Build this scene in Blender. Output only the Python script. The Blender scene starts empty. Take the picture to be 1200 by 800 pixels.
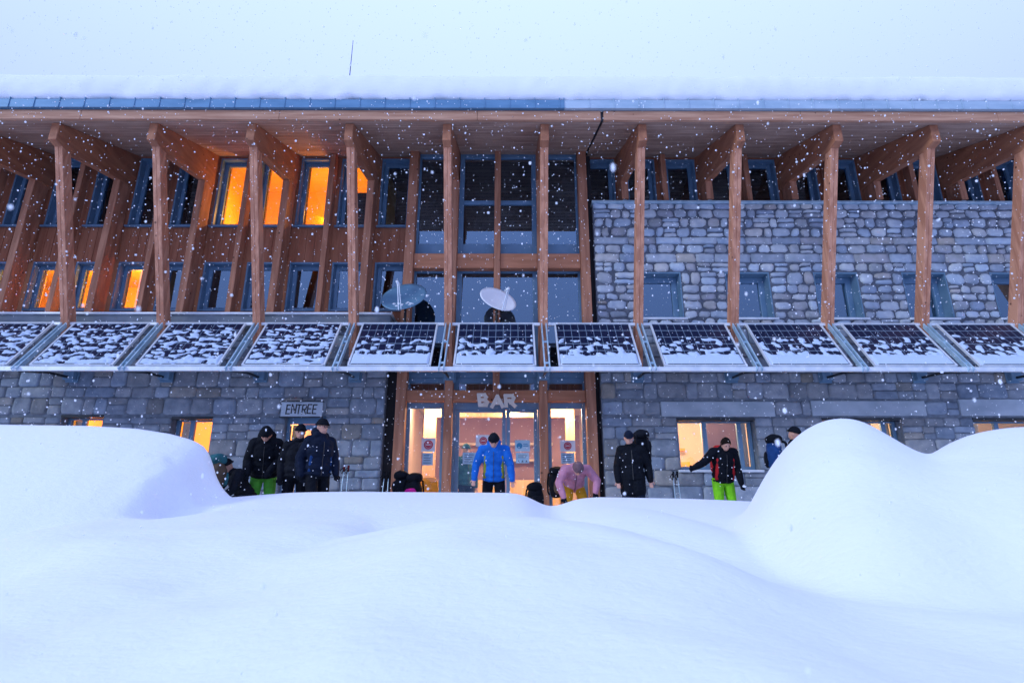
import bpy, bmesh, math, random
import numpy as np
from mathutils import Vector, Matrix, noise
random.seed(7)
R = math.radians
sc = bpy.context.scene
col = sc.collection

# ------------------------------------------------------------------ camera, sky, sun, exposure
PITCH, YAW, F = R(16.5), R(0.2), 667.0
cam = bpy.data.cameras.new('camera'); cam.lens = 20.0; cam.sensor_width = 36.0
cam.clip_start = 0.05; cam.clip_end = 400
cam.dof.use_dof = True; cam.dof.focus_distance = 11.5; cam.dof.aperture_fstop = 2.2
camo = bpy.data.objects.new('camera', cam); col.objects.link(camo)
camo.rotation_euler = (R(90)+PITCH, 0, -YAW)
sc.camera = camo

world = bpy.data.worlds.new('World'); sc.world = world; world.use_nodes = True
wn = world.node_tree; wn.nodes.clear()
wo = wn.nodes.new('ShaderNodeOutputWorld'); bg = wn.nodes.new('ShaderNodeBackground')
sky = wn.nodes.new('ShaderNodeTexSky'); sky.sky_type = 'NISHITA'; sky.sun_disc = False
sky.sun_elevation = R(38); sky.sun_rotation = R(205)
mixs = wn.nodes.new('ShaderNodeMix'); mixs.data_type = 'RGBA'
mixs.inputs['Factor'].default_value = 0.95                      # thick snow cloud over the sky
mixs.inputs['B'].default_value = (6.1, 7.8, 14.6, 1)
wn.links.new(sky.outputs[0], mixs.inputs['A'])
# an overcast sky is brighter overhead than near the horizon
gtc = wn.nodes.new('ShaderNodeTexCoord'); gsx = wn.nodes.new('ShaderNodeSeparateXYZ'); gmr = wn.nodes.new('ShaderNodeMapRange'); gsc = wn.nodes.new('ShaderNodeVectorMath'); gsc.operation = 'SCALE'
wn.links.new(gtc.outputs['Generated'], gsx.inputs[0]); wn.links.new(gsx.outputs['Z'], gmr.inputs[0])
gmr.inputs[1].default_value = 0.0; gmr.inputs[2].default_value = 1.0; gmr.inputs[3].default_value = 0.33; gmr.inputs[4].default_value = 1.18
wn.links.new(mixs.outputs['Result'], gsc.inputs[0]); wn.links.new(gmr.outputs[0], gsc.inputs['Scale'])
wn.links.new(gsc.outputs[0], bg.inputs[0]); bg.inputs[1].default_value = 0.129
wn.links.new(bg.outputs[0], wo.inputs[0])

sun = bpy.data.lights.new('sun', 'SUN'); sun.energy = 1.6; sun.angle = R(14); sun.color = (0.76, 0.87, 1.0)
suno = bpy.data.objects.new('sun', sun); col.objects.link(suno)
# light falls from behind and above the camera, slightly from the left
suno.rotation_euler = (R(70), 0, R(-62))
sc.view_settings.view_transform = 'Standard'; sc.view_settings.look = 'None'
sc.view_settings.gamma = 1.0; sc.view_settings.use_curve_mapping = False
sc.view_settings.exposure = 0.0

# ------------------------------------------------------------------ helpers
def at(px, py, Y):
    cx, cy = (px-600)/F, (400-py)/F
    dx, dy, dz = cx, math.cos(PITCH)-cy*math.sin(PITCH), math.sin(PITCH)+cy*math.cos(PITCH)
    x = dx*math.cos(YAW)+dy*math.sin(YAW); y = -dx*math.sin(YAW)+dy*math.cos(YAW)
    s = Y/y
    return Vector((x*s, Y, dz*s))
def zat(py, Y): return at(600, py, Y).z
def tag(o, label=None, cat=None, group=None, kind=None):
    if label: o['label'] = label
    if cat: o['category'] = cat
    if group: o['group'] = group
    if kind: o['kind'] = kind
    return o
def empty(name, loc=(0, 0, 0), rz=0.0):
    o = bpy.data.objects.new(name, None); col.objects.link(o); o.location = loc; o.rotation_euler = (0, 0, rz)
    o.empty_display_size = 0.2
    return o

class MB:
    def __init__(s): s.v = []; s.f = []; s.c = []; s.cur = 0.5; s.smooth = False
    def add(s, vs, fs):
        n = len(s.v); s.v += [tuple(v) for v in vs]; s.f += [tuple(i+n for i in f) for f in fs]; s.c += [s.cur]*len(fs)
    def box(s, a, b):
        x0, y0, z0 = a; x1, y1, z1 = b
        s.add([(x0,y0,z0),(x1,y0,z0),(x1,y1,z0),(x0,y1,z0),(x0,y0,z1),(x1,y0,z1),(x1,y1,z1),(x0,y1,z1)],
              [(0,3,2,1),(4,5,6,7),(0,1,5,4),(1,2,6,5),(2,3,7,6),(3,0,4,7)])
        return s
    def bar(s, p, q, w, d, side=(1, 0, 0)):          # rectangular beam from p to q; w along side, d across
        p, q = Vector(p), Vector(q); t = (q-p).normalized()
        u = Vector(side); u = (u - t*u.dot(t)).normalized(); n = t.cross(u)
        vs = [c + u*w/2*a + n*d/2*b for c in (p, q) for a, b in ((-1,-1),(1,-1),(1,1),(-1,1))]
        s.add(vs, [(0,3,2,1),(4,5,6,7),(0,1,5,4),(1,2,6,5),(2,3,7,6),(3,0,4,7)])
        return s
    def tube(s, pts, r, n=8):
        pts = [Vector(p) for p in pts]
        rs = r if isinstance(r, (list, tuple)) else [r]*len(pts)
        vs = []; fs = []
        for i, p in enumerate(pts):
            t = (pts[min(i+1, len(pts)-1)]-pts[max(i-1, 0)]).normalized()
            u = t.orthogonal().normalized() if abs(t.x) > .99 else t.cross(Vector((1, 0, 0))).normalized()
            w = t.cross(u)
            for k in range(n):
                a = 2*math.pi*k/n; vs.append(p+(u*math.cos(a)+w*math.sin(a))*rs[i])
        for i in range(len(pts)-1):
            for k in range(n):
                fs.append((i*n+k, i*n+(k+1)%n, (i+1)*n+(k+1)%n, (i+1)*n+k))
        fs.append(tuple(range(n-1, -1, -1))); fs.append(tuple((len(pts)-1)*n+k for k in range(n)))
        s.add(vs, fs); return s
    def prism(s, poly, ax, a, b):                    # poly of 2D points extruded along axis ax from a to b
        def P(p, t): return (t, p[0], p[1]) if ax == 'x' else (p[0], t, p[1]) if ax == 'y' else (p[0], p[1], t)
        n = len(poly)
        s.add([P(p, a) for p in poly]+[P(p, b) for p in poly],
              [tuple(range(n)), tuple(range(2*n-1, n-1, -1))]+[(i, n+i, n+(i+1)%n, (i+1)%n) for i in range(n)])
        return s
    def sell(s, c, r, e=1.0, M=None, nu=18, nv=12, nz=0.0):      # superellipsoid
        c = Vector(c); vs = []; fs = []
        def sp(x): return math.copysign(abs(x)**e, x)
        for j in range(nv+1):
            ph = -math.pi/2+math.pi*j/nv
            for i in range(nu):
                th = 2*math.pi*i/nu
                p = Vector((sp(math.cos(ph))*sp(math.cos(th))*r[0], sp(math.cos(ph))*sp(math.sin(th))*r[1], sp(math.sin(ph))*r[2]))
                if nz: p *= 1+nz*noise.noise((p+c*3)*9)
                if M: p = M @ p
                vs.append(c+p)
        for j in range(nv):
            for i in range(nu):
                fs.append((j*nu+i, j*nu+(i+1)%nu, (j+1)*nu+(i+1)%nu, (j+1)*nu+i))
        s.add(vs, fs); return s
    def build(s, name, mat, parent=None, smooth=None, bevel=0.0, colors=False):
        me = bpy.data.meshes.new(name); me.from_pydata(s.v, [], s.f)
        bm = bmesh.new(); bm.from_mesh(me)
        if bevel: bmesh.ops.bevel(bm, geom=list(bm.edges), offset=bevel, segments=1, affect='EDGES', clamp_overlap=True)
        bmesh.ops.recalc_face_normals(bm, faces=bm.faces)
        bm.to_mesh(me); bm.free()
        if colors and not bevel:
            ca = me.color_attributes.new('tone', 'FLOAT_COLOR', 'CORNER')
            arr = []
            for p in me.polygons: c_ = s.c[p.index]; c_ = c_ if isinstance(c_, tuple) else (c_,)*3; arr += list(c_+(1.0,))*p.loop_total
            ca.data.foreach_set('color', arr)
        if (smooth if smooth is not None else s.smooth): me.polygons.foreach_set('use_smooth', [True]*len(me.polygons))
        for m in (mat if isinstance(mat, (list, tuple)) else [mat]): me.materials.append(m)
        o = bpy.data.objects.new(name, me); col.objects.link(o)
        if parent: o.parent = parent; o.matrix_parent_inverse = Matrix.Identity(4); o.location = -Vector(parent.location) if parent.get('_w') else (0, 0, 0)
        return o

# ------------------------------------------------------------------ materials
def newmat(name):
    m = bpy.data.materials.new(name); m.use_nodes = True; nt = m.node_tree
    return m, nt, nt.nodes['Principled BSDF']
def N(nt, t, **kw):
    n = nt.nodes.new(t)
    for k, v in kw.items(): setattr(n, k, v)
    return n
def surf(name, c1, c2=None, rough=.7, scale=(4, 4, 4), detail=6, bump=.2, bscale=None, metal=0.0, bdist=.01, spec=.5, speck=None, attr=0.0, ramp=(.35, .65)):
    m, nt, b = newmat(name); L = nt.links
    b.inputs['Roughness'].default_value = rough; b.inputs['Metallic'].default_value = metal
    b.inputs['Specular IOR Level'].default_value = spec
    tc = N(nt, 'ShaderNodeTexCoord'); mp = N(nt, 'ShaderNodeMapping'); mp.inputs['Scale'].default_value = scale
    L.new(tc.outputs['Object'], mp.inputs[0])
    nz = N(nt, 'ShaderNodeTexNoise'); nz.inputs['Scale'].default_value = 1; nz.inputs['Detail'].default_value = detail
    L.new(mp.outputs[0], nz.inputs['Vector'])
    rp = N(nt, 'ShaderNodeValToRGB'); rp.color_ramp.elements[0].position = ramp[0]; rp.color_ramp.elements[1].position = ramp[1]
    c2 = c2 or c1
    rp.color_ramp.elements[0].color = (*c1, 1); rp.color_ramp.elements[1].color = (*c2, 1)
    L.new(nz.outputs['Fac'], rp.inputs[0]); out = rp.outputs[0]
    if speck:                                            # knots or lichen spots: (color, scale, size)
        vo = N(nt, 'ShaderNodeTexVoronoi'); vo.inputs['Scale'].default_value = speck[1]
        L.new(tc.outputs['Object'], vo.inputs['Vector'])
        mr = N(nt, 'ShaderNodeMapRange'); mr.inputs[1].default_value = speck[2]*.5; mr.inputs[2].default_value = speck[2]
        mr.inputs[3].default_value = .85; mr.inputs[4].default_value = 0
        L.new(vo.outputs['Distance'], mr.inputs[0])
        mx = N(nt, 'ShaderNodeMix', data_type='RGBA'); L.new(mr.outputs[0], mx.inputs['Factor'])
        L.new(out, mx.inputs['A']); mx.inputs['B'].default_value = (*speck[0], 1); out = mx.outputs['Result']
    if attr:
        at_ = N(nt, 'ShaderNodeVertexColor', layer_name='tone')
        mx = N(nt, 'ShaderNodeMix', data_type='RGBA', blend_type='OVERLAY'); mx.inputs['Factor'].default_value = attr
        L.new(out, mx.inputs['A']); L.new(at_.outputs[0], mx.inputs['B']); out = mx.outputs['Result']
    L.new(out, b.inputs['Base Color'])
    if bump:
        n2 = N(nt, 'ShaderNodeTexNoise'); n2.inputs['Scale'].default_value = 1; n2.inputs['Detail'].default_value = 8
        m2 = N(nt, 'ShaderNodeMapping'); m2.inputs['Scale'].default_value = bscale or tuple(x*3 for x in scale)
        L.new(tc.outputs['Object'], m2.inputs[0]); L.new(m2.outputs[0], n2.inputs['Vector'])
        bp = N(nt, 'ShaderNodeBump'); bp.inputs['Strength'].default_value = bump; bp.inputs['Distance'].default_value = bdist
        L.new(n2.outputs['Fac'], bp.inputs['Height']); L.new(bp.outputs[0], b.inputs['Normal'])
    return m
M = {}
K = (0.06, 0.02, 0.01)
M['post'] = surf('post_wood', (.42, .175, .10), (.60, .28, .17), .75, (9, 9, 1.1), 8, .55, (70, 70, 3), speck=(K, 2.6, .085), ramp=(.42, .6))
M['wood_h'] = surf('beam_wood', (.36, .14, .07), (.48, .20, .11), .75, (1.1, 9, 9), 8, .35, (3, 60, 60), speck=(K, 2.2, .07))
M['wood_y'] = surf('rafter_wood', (.30, .115, .06), (.42, .175, .09), .75, (9, 1.2, 7), 8, .35, (60, 4, 60), speck=(K, 2.5, .07))
M['column'] = surf('column_wood', (.33, .135, .075), (.46, .205, .12), .75, (9, 5, 1.0), 8, .55, (70, 70, 3), speck=(K, 2.6, .085), ramp=(.42, .6))
M['clad'] = surf('cladding_wood', (.29, .10, .05), (.39, .15, .08), .8, (9, 9, .8), 8, .35, (50, 50, 2))
M['fascia'] = surf('fascia_wood', (.36, .17, .10), (.54, .30, .19), .8, (1.0, 9, 14), 8, .35, (2, 60, 60), speck=(K, 3.2, .08))
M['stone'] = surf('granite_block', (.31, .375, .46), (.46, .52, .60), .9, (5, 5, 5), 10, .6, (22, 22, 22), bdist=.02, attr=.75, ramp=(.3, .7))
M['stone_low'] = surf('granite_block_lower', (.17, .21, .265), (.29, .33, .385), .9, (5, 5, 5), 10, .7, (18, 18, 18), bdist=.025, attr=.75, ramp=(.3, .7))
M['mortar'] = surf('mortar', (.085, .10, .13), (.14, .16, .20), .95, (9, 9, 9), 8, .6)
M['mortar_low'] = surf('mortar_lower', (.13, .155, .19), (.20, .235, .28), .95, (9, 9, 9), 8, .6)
M['concrete'] = surf('concrete_lintel', (.32, .38, .44), (.44, .50, .56), .85, (2, 2, 3), 8, .25)
M['frame'] = surf('window_frame_paint', (.105, .21, .33), (.14, .25, .38), .45, (3, 3, 3), 4, .08)
M['reveal'] = surf('reveal_board', (.10, .20, .30), (.14, .25, .36), .6, (3, 3, 3), 4, .1)
M['gutter'] = surf('gutter_metal', (.09, .21, .34), (.13, .27, .42), .42, (1.5, 4, 6), 5, .1, metal=.3)
M['gutter2'] = surf('gutter_metal_frosted', (.30, .42, .52), (.42, .53, .62), .5, (1.5, 4, 6), 5, .1, metal=.2)
M['galv'] = surf('galvanised_steel', (.32, .48, .60), (.50, .66, .76), .45, (5, 5, 5), 5, .1, metal=.35)
M['alu'] = surf('aluminium', (.62, .68, .74), (.76, .8, .84), .4, (5, 5, 5), 4, .05, metal=.3)
M['slab'] = surf('slab_face', (.14, .17, .20), (.2, .23, .26), .85, (3, 3, 3), 8, .2)
M['dark'] = surf('dark_interior', (.015, .015, .018), (.025, .025, .03), .9, bump=0)
M['black'] = surf('black_plastic', (.012, .013, .016), (.03, .03, .035), .5, bump=.1)
M['blackmetal'] = surf('black_metal', (.02, .025, .03), (.05, .055, .06), .4, bump=.1, metal=.5)
M['soffit'] = None
def mk_soffit():
    m, nt, b = newmat('soffit_boards'); L = nt.links; b.inputs['Roughness'].default_value = .8
    tc = N(nt, 'ShaderNodeTexCoord'); sx = N(nt, 'ShaderNodeSeparateXYZ'); L.new(tc.outputs['Object'], sx.inputs[0])
    mu = N(nt, 'ShaderNodeMath', operation='MULTIPLY'); mu.inputs[1].default_value = 1/.11; L.new(sx.outputs['Y'], mu.inputs[0])
    fr = N(nt, 'ShaderNodeMath', operation='FRACT'); L.new(mu.outputs[0], fr.inputs[0])
    gt = N(nt, 'ShaderNodeMath', operation='LESS_THAN'); gt.inputs[1].default_value = .08; L.new(fr.outputs[0], gt.inputs[0])
    fl = N(nt, 'ShaderNodeMath', operation='FLOOR'); L.new(mu.outputs[0], fl.inputs[0])
    cb = N(nt, 'ShaderNodeCombineXYZ'); 
    mx_ = N(nt, 'ShaderNodeMath', operation='MULTIPLY'); mx_.inputs[1].default_value = .9; L.new(sx.outputs['X'], mx_.inputs[0])
    L.new(mx_.outputs[0], cb.inputs[0]); 
    m9 = N(nt, 'ShaderNodeMath', operation='MULTIPLY'); m9.inputs[1].default_value = 7.3; L.new(fl.outputs[0], m9.inputs[0]); L.new(m9.outputs[0], cb.inputs[1])
    nz = N(nt, 'ShaderNodeTexNoise'); nz.inputs['Scale'].default_value = 1; nz.inputs['Detail'].default_value = 7; L.new(cb.outputs[0], nz.inputs['Vector'])
    rp = N(nt, 'ShaderNodeValToRGB'); rp.color_ramp.elements[0].position = .35; rp.color_ramp.elements[1].position = .65
    rp.color_ramp.elements[0].color = (.38, .23, .165, 1); rp.color_ramp.elements[1].color = (.56, .375, .28, 1)
    L.new(nz.outputs['Fac'], rp.inputs[0])
    mx = N(nt, 'ShaderNodeMix', data_type='RGBA'); L.new(gt.outputs[0], mx.inputs['Factor']); L.new(rp.outputs[0], mx.inputs['A'])
    mx.inputs['B'].default_value = (.08, .04, .03, 1); L.new(mx.outputs['Result'], b.inputs['Base Color'])
    return m
M['soffit'] = mk_soffit()
def mk_snow(name, b1=.35, d1=.012, s1=26, base=(.79, .815, .86)):
    m, nt, b = newmat(name); L = nt.links
    b.inputs['Base Color'].default_value = (*base, 1); b.inputs['Roughness'].default_value = .85
    b.inputs['Specular IOR Level'].default_value = .15
    tc = N(nt, 'ShaderNodeTexCoord'); mp = N(nt, 'ShaderNodeMapping'); mp.inputs['Scale'].default_value = (s1*.55, s1, s1)
    L.new(tc.outputs['Object'], mp.inputs[0])
    nz = N(nt, 'ShaderNodeTexNoise'); nz.inputs['Scale'].default_value = 1; nz.inputs['Detail'].default_value = 9; nz.inputs['Roughness'].default_value = .62
    L.new(mp.outputs[0], nz.inputs['Vector'])
    bp = N(nt, 'ShaderNodeBump'); bp.inputs['Strength'].default_value = b1; bp.inputs['Distance'].default_value = d1
    L.new(nz.outputs['Fac'], bp.inputs['Height']); L.new(bp.outputs[0], b.inputs['Normal'])
    return m
M['snow'] = mk_snow('snow', .6, .022, 20)
M['shaded_thinsnow'] = mk_snow('thin_snow_shaded', .4, .01, 30, (.52, .63, .78))  # thin snow over dark cells; the panels' shade is also in this darker blue
M['roofsnow'] = mk_snow('roof_snow_mat', .4, .02, 9)
def mk_glass(name, ior=2.45, tint=(.50, .74, 1)):
    m, nt, b = newmat(name); L = nt.links; nt.nodes.remove(b)
    o = nt.nodes['Material Output']
    lw = N(nt, 'ShaderNodeLayerWeight'); lw.inputs['Blend'].default_value = .5
    pw = N(nt, 'ShaderNodeMath', operation='POWER'); pw.inputs[1].default_value = 4.0; L.new(lw.outputs['Facing'], pw.inputs[0])
    fr = N(nt, 'ShaderNodeMapRange'); fr.inputs[3].default_value = ((ior-1)/(ior+1))**2*1.6; fr.inputs[4].default_value = 1.0; L.new(pw.outputs[0], fr.inputs[0])
    tr = N(nt, 'ShaderNodeBsdfTransparent'); tr.inputs[0].default_value = (.93, .96, .97, 1)
    gl = N(nt, 'ShaderNodeBsdfGlossy'); gl.inputs['Roughness'].default_value = .015; gl.inputs[0].default_value = (*tint, 1)
    mx = N(nt, 'ShaderNodeMixShader'); L.new(fr.outputs[0], mx.inputs[0]); L.new(tr.outputs[0], mx.inputs[1]); L.new(gl.outputs[0], mx.inputs[2])
    L.new(mx.outputs[0], o.inputs[0]); return m
M['glass'] = mk_glass('window_glass')
M['glass_clear'] = mk_glass('door_glass', 1.75)
def mk_emit(name, c, s):
    m, nt, b = newmat(name); b.inputs['Base Color'].default_value = (*c, 1)
    b.inputs['Emission Color'].default_value = (*c, 1); b.inputs['Emission Strength'].default_value = s; return m
M['lamp'] = mk_emit('lamp_glow', (1, .72, .38), 14)
M['lamp_orange'] = mk_emit('lamp_glow_orange', (1, .5, .08), 9)
M['room_orange'] = surf('orange_room_wall', (.82, .52, .12), (.95, .66, .18), .8, (.7, .7, .7), 3, .05)
M['room_cream'] = surf('cream_room_wall', (.78, .60, .48), (.86, .68, .54), .8, (.9, .9, .9), 3, .05)
M['room_mauve'] = surf('mauve_room_wall', (.42, .25, .27), (.5, .31, .32), .8, (.9, .9, .9), 3, .05)
M['curtain'] = surf('curtain_cloth', (.75, .40, .10), (.88, .52, .16), .9, (6, 6, 1), 4, .2)
M['pine'] = surf('light_pine', (.72, .40, .18), (.84, .52, .26), .6, (9, 9, 1), 6, .2, speck=((.3, .12, .04), 3.5, .08))
M['ochre'] = surf('ochre_furniture', (.78, .36, .04), (.85, .42, .06), .6, bump=.1)

def fabric(name, c, rough=.75, var=.75, bump=.55):
    return surf(name, tuple(x*var for x in c), c, rough, (9, 9, 9), 5, bump, (13, 13, 17), bdist=.05, spec=.12)
F_ = {
 'blue': fabric('blue_shell', (.012, .14, .55)), 'navy': fabric('navy_shell', (.006, .012, .030)), 'black': fabric('black_shell', (.004, .006, .011)),
 'charcoal': fabric('charcoal_shell', (.007, .009, .015)), 'pink': fabric('pink_shell', (.56, .25, .34)), 'mustard': fabric('mustard_trousers', (.62, .32, .02)),
 'lime': fabric('lime_trousers', (.20, .62, .02)), 'green': fabric('green_trousers', (.10, .42, .05)), 'red': fabric('red_shell', (.45, .02, .025)),
 'teal': fabric('teal_shell', (.03, .13, .15)), 'olive': fabric('olive_trim', (.22, .26, .03)), 'orange': fabric('orange_trim', (.8, .12, .02)),
 'skin': surf('skin', (.50, .26, .19), (.60, .32, .24), .55, bump=.05), 'hair': surf('dark_hair', (.008, .006, .005), (.018, .012, .01), .9, bump=.5, spec=.05),
 'brown': fabric('brown_shell', (.10, .07, .05)), 'greyknit': fabric('grey_mauve_knit', (.20, .12, .14)), 'wine': fabric('dark_red_pole', (.12, .015, .02)),
 'magenta': fabric('magenta_trim', (.6, .02, .25)), 'azure': fabric('azure_trim', (.012, .05, .17)),
}

# ------------------------------------------------------------------ grid of the building
B = 2.1
def gx(k): return (k+.352)*B
YF = 12.45      # stone face / column fronts
YW = 12.95      # timber wall and its windows
REF = empty('mountain_refuge', (0, 0, 0))
tag(REF, 'stone and timber mountain refuge with leaning eave posts and lit windows', 'building')
XL, XR = -17.5, 17.5

def holes_wall(mb, x0, x1, z0, z1, y0, y1, holes):
    zs = sorted({z0, z1, *[h[i] for h in holes for i in (2, 3) if z0 < h[i] < z1]})
    for a, b in zip(zs, zs[1:]):
        mid = (a+b)/2; xs = x0
        for h in sorted([h for h in holes if h[2] < mid < h[3]]):
            if xs >= x1: break
            if h[0] > xs: mb.box((xs, y0, a), (min(h[0], x1), y1, b))
            xs = max(xs, h[1])
        if xs < x1: mb.box((xs, y0, a), (x1, y1, b))

def stones(mb, x0, x1, z0, z1, Y, rh, rw, gap, holes, prot, rnd, seed, band=()):
    rs = random.Random(seed); z = z0
    zs = sorted({z1, *[h[i] for h in holes for i in (2, 3) if z0 < h[i] < z1]})
    while z < z1-.02:
        nxt = min(v for v in zs if v > z+.005)
        h = rs.uniform(*rh)
        if z+h > nxt-.07: h = nxt-z if nxt-z < rh[1]*1.5 else (nxt-z)/2
        mid = z+h/2; segs = []; xs = x0
        for ho in sorted([q for q in holes if q[2] < mid < q[3]]):
            if ho[0] > xs: segs.append((xs, min(ho[0], x1)))
            xs = max(xs, ho[1])
        if xs < x1: segs.append((xs, x1))
        smoothrow = any(a < mid < b for a, b in band)
        for a, b in segs:
            x = a
            while x < b-.01:
                w = rs.uniform(*rw)*(1.9 if smoothrow else 1)
                if b-(x+w) < rw[0]*.7: w = b-x
                if w > rw[1]*1.4 and not smoothrow: w /= 2
                g = gap*rs.uniform(.5, 1.4)*(.35 if smoothrow else 1)
                hh = h
                parts = [(z, h)]
                if not smoothrow and h > rh[0]*1.25 and rs.random() < .22: 
                    q = rs.uniform(.4, .6); parts = [(z, h*q), (z+h*q, h*(1-q))]
                for (pz, ph) in parts:
                    cx, cz = x+w/2, pz+ph/2; a2, b2 = w/2-g/2, ph/2-g/2
                    if a2 < .02 or b2 < .02: continue
                    nx, nz_ = 7, 6; vs = []; fs = []
                    jit = [(rs.uniform(-1.5, .5)*rnd*(.05 if smoothrow else .2)*min(a2, b2))*sg for sg in (-1, 1, -1, 1, -1, -1, 1, 1)]
                    p_ = prot*rs.uniform(.5, 1.3); tone = rs.uniform(.40, .70)
                    if rs.random() < .12: tone = rs.uniform(.66, .8)
                    if rs.random() < .15: tone = rs.uniform(.28, .4)
                    wv = rs.uniform(-.05, .07)+(.10 if rs.random() < .08 else 0)
                    if gap < .015: tone = .5+(tone-.5)*.75
                    mb.cur = (tone+wv, tone, tone-wv); sd = rs.uniform(0, 99)
                    for j in range(nz_+1):
                        for i in range(nx+1):
                            u, v = -1+2*i/nx, -1+2*j/nz_
                            cr = rnd*(.08 if smoothrow else .24)*min(a2, b2)
                            X = u*a2 - math.copysign(cr*(v**6)*abs(u)**3, u) + (jit[0]*(1-u)*(1-v)+jit[1]*(1+u)*(1-v)+jit[2]*(1-u)*(1+v)+jit[3]*(1+u)*(1+v))/4
                            Z = v*b2 - math.copysign(cr*(u**6)*abs(v)**3, v) + (jit[4]*(1-u)*(1-v)+jit[5]*(1+u)*(1-v)+jit[6]*(1-u)*(1+v)+jit[7]*(1+u)*(1+v))/4
                            e = max(abs(u), abs(v))
                            dp = p_*(1-e**9) + noise.noise(Vector((cx+X, sd, cz+Z))*7)*prot*.35
                            X += noise.noise(Vector((cz+Z, sd, 3))*9)*rnd*.024*abs(u); Z += noise.noise(Vector((cx+X, sd, 8))*9)*rnd*.018*abs(v)
                            vs.append((cx+X, Y-dp, cz+Z))
                    for j in range(nz_):
                        for i in range(nx):
                            k = j*(nx+1)+i; fs.append((k, k+1, k+nx+2, k+nx+1))
                    # short returns into the mortar bed
                    ring = [i for i in range(nx+1)]+[j*(nx+1)+nx for j in range(1, nz_+1)]+[nz_*(nx+1)+i for i in range(nx-1, -1, -1)]+[j*(nx+1) for j in range(nz_-1, 0, -1)]
                    n0 = len(vs)
                    for r_ in ring: vs.append((vs[r_][0], Y+.06, vs[r_][2]))
                    L_ = len(ring)
                    for i in range(L_): fs.append((ring[i], n0+i, n0+(i+1)%L_, ring[(i+1)%L_]))
                    mb.add(vs, fs)
                x += w
        z += h

def window(x0, x1, z0, z1, y, fw=.09, dep=.09, mull=(), tran=(), glass='glass', name='window', bottom=None, top=None, recess=0.0):
    lining = None
    if recess:
        m = MB(); t = .045; e = y+recess+dep
        m.box((x0, y, z0), (x0+t, e, z1)); m.box((x1-t, y, z0), (x1, e, z1)); m.box((x0+t, y, z0), (x1-t, e, z0+t)); m.box((x0+t, y, z1-t), (x1-t, e, z1))
        lining = m.build('window_lining', M['frame'], REF, bevel=.004)
        x0 += t+.001; x1 -= t+.001; z0 += t+.001; z1 -= t+.001; y += recess; fw = max(.04, fw-t)
        if bottom: bottom = bottom-t
    m = MB(); bt = bottom or fw; tp = top or fw
    m.box((x0, y, z0), (x0+fw, y+dep, z1)); m.box((x1-fw, y, z0), (x1, y+dep, z1))
    m.box((x0+fw, y, z0), (x1-fw, y+dep, z0+bt)); m.box((x0+fw, y, z1-tp), (x1-fw, y+dep, z1))
    xs = [x0+fw]+[v for c in mull for v in (c-.05, c+.05)]+[x1-fw]
    for c in mull: m.box((c-.05, y+.006, z0+bt), (c+.05, y+dep, z1-tp))
    for c in tran:
        for a, b in zip(xs[::2], xs[1::2]): m.box((a, y+.004, c-.05), (b, y+dep, c+.05))
    # inner rebate strips around each light
    w = m.build(name, M['frame'], REF, bevel=.006)
    g = MB()
    g.add([(x0+fw*.6, y+dep*.55, z0+bt*.6), (x1-fw*.6, y+dep*.55, z0+bt*.6), (x1-fw*.6, y+dep*.55, z1-tp*.6), (x0+fw*.6, y+dep*.55, z1-tp*.6)], [(0, 1, 2, 3)])
    g.build('pane', M[glass], w)
    return w

# ------------------------------------------------------------------ ground snow
def sil(pts, Yk):
    P = [at(px, py, Yk) for px, py in pts]
    return [p.x for p in P], [p.z/Yk for p in P]
def smooth_interp(x, xs, ys):
    return np.interp(x, xs, ys)
XA = np.concatenate([np.linspace(-70, -11, 14)[:-1], np.arange(-11, 11.01, .05), np.linspace(11, 70, 14)[1:]])
YA = np.concatenate([np.linspace(-70, -2, 12), np.linspace(-1.5, 1, 6), np.arange(1.15, 9.2, .05), np.array([9.6, 10.4, 11.4, 12.4, 13.5, 15])])
XX, YY = np.meshgrid(XA, YA)
def ksm(a, w):        # smooth a 1D profile
    k = np.ones(w)/w; return np.convolve(np.pad(a, w//2, mode='edge'), k, 'valid')[:len(a)]
def layer(pts, Yk, s1, s2, back=1.2, sm=5, brow=.25, fan=0.0):
    xs, te = sil(pts, Yk)
    fx = np.linspace(-14, 14, 1121); t = np.interp(fx, xs, te)
    for _ in range(2): t = ksm(t, sm)
    XF = XX*(1+fan*np.clip(Yk/np.maximum(YY, 1.6)-1, 0, 1.6))       # flanks run out towards the near side
    T = np.interp(XF, fx, t)
    d = Yk-YY
    if fan:
        ts = t.copy()
        for _ in range(3): ts = ksm(ts, 41)
        w_ = np.clip(d/1.3, 0, 1); T = T*(1-w_)+np.interp(XF, fx, ts)*w_
    front = T*YY - s1*np.maximum(d, 0) - s2*np.maximum(d, 0)**2
    db = np.maximum(-d, 0)
    rear = T*Yk - back*(np.where(db < brow, db*db/(2*brow), db-brow/2))
    # round the brow so the edge is soft
    r = .10
    fr = np.where(d > 0, T*YY - s1*np.where(d < r, d*d/(2*r), d-r/2) - s2*np.maximum(d, 0)**2, rear)
    return fr
def smax(a, b, k):
    h = np.clip(.5+.5*(a-b)/k, 0, 1); return b*(1-h)+a*h+k*h*(1-h)
Cc = layer([(-600,577),(0,590),(250,584),(300,580),(340,577),(400,576),(600,577),(616,580),(630,588),(645,594),(660,590),(676,584),(700,582),(800,584),(870,587),(890,588),(1300,600)], 7.5, .10, .035, sm=7)
Mm = layer([(-900,700),(-200,660),(0,660),(40,645),(80,622),(128,606),(172,601),(300,598),(380,598),(433,601),(465,610),(482,620),(520,660),(700,760)], 6.2, .09, .05, .5, sm=9)
Qq = layer([(500,700),(600,650),(650,612),(675,601),(717,593),(758,595),(800,606),(840,620),(900,660),(1000,720)], 6.0, .09, .05, .5, sm=13)
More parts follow.
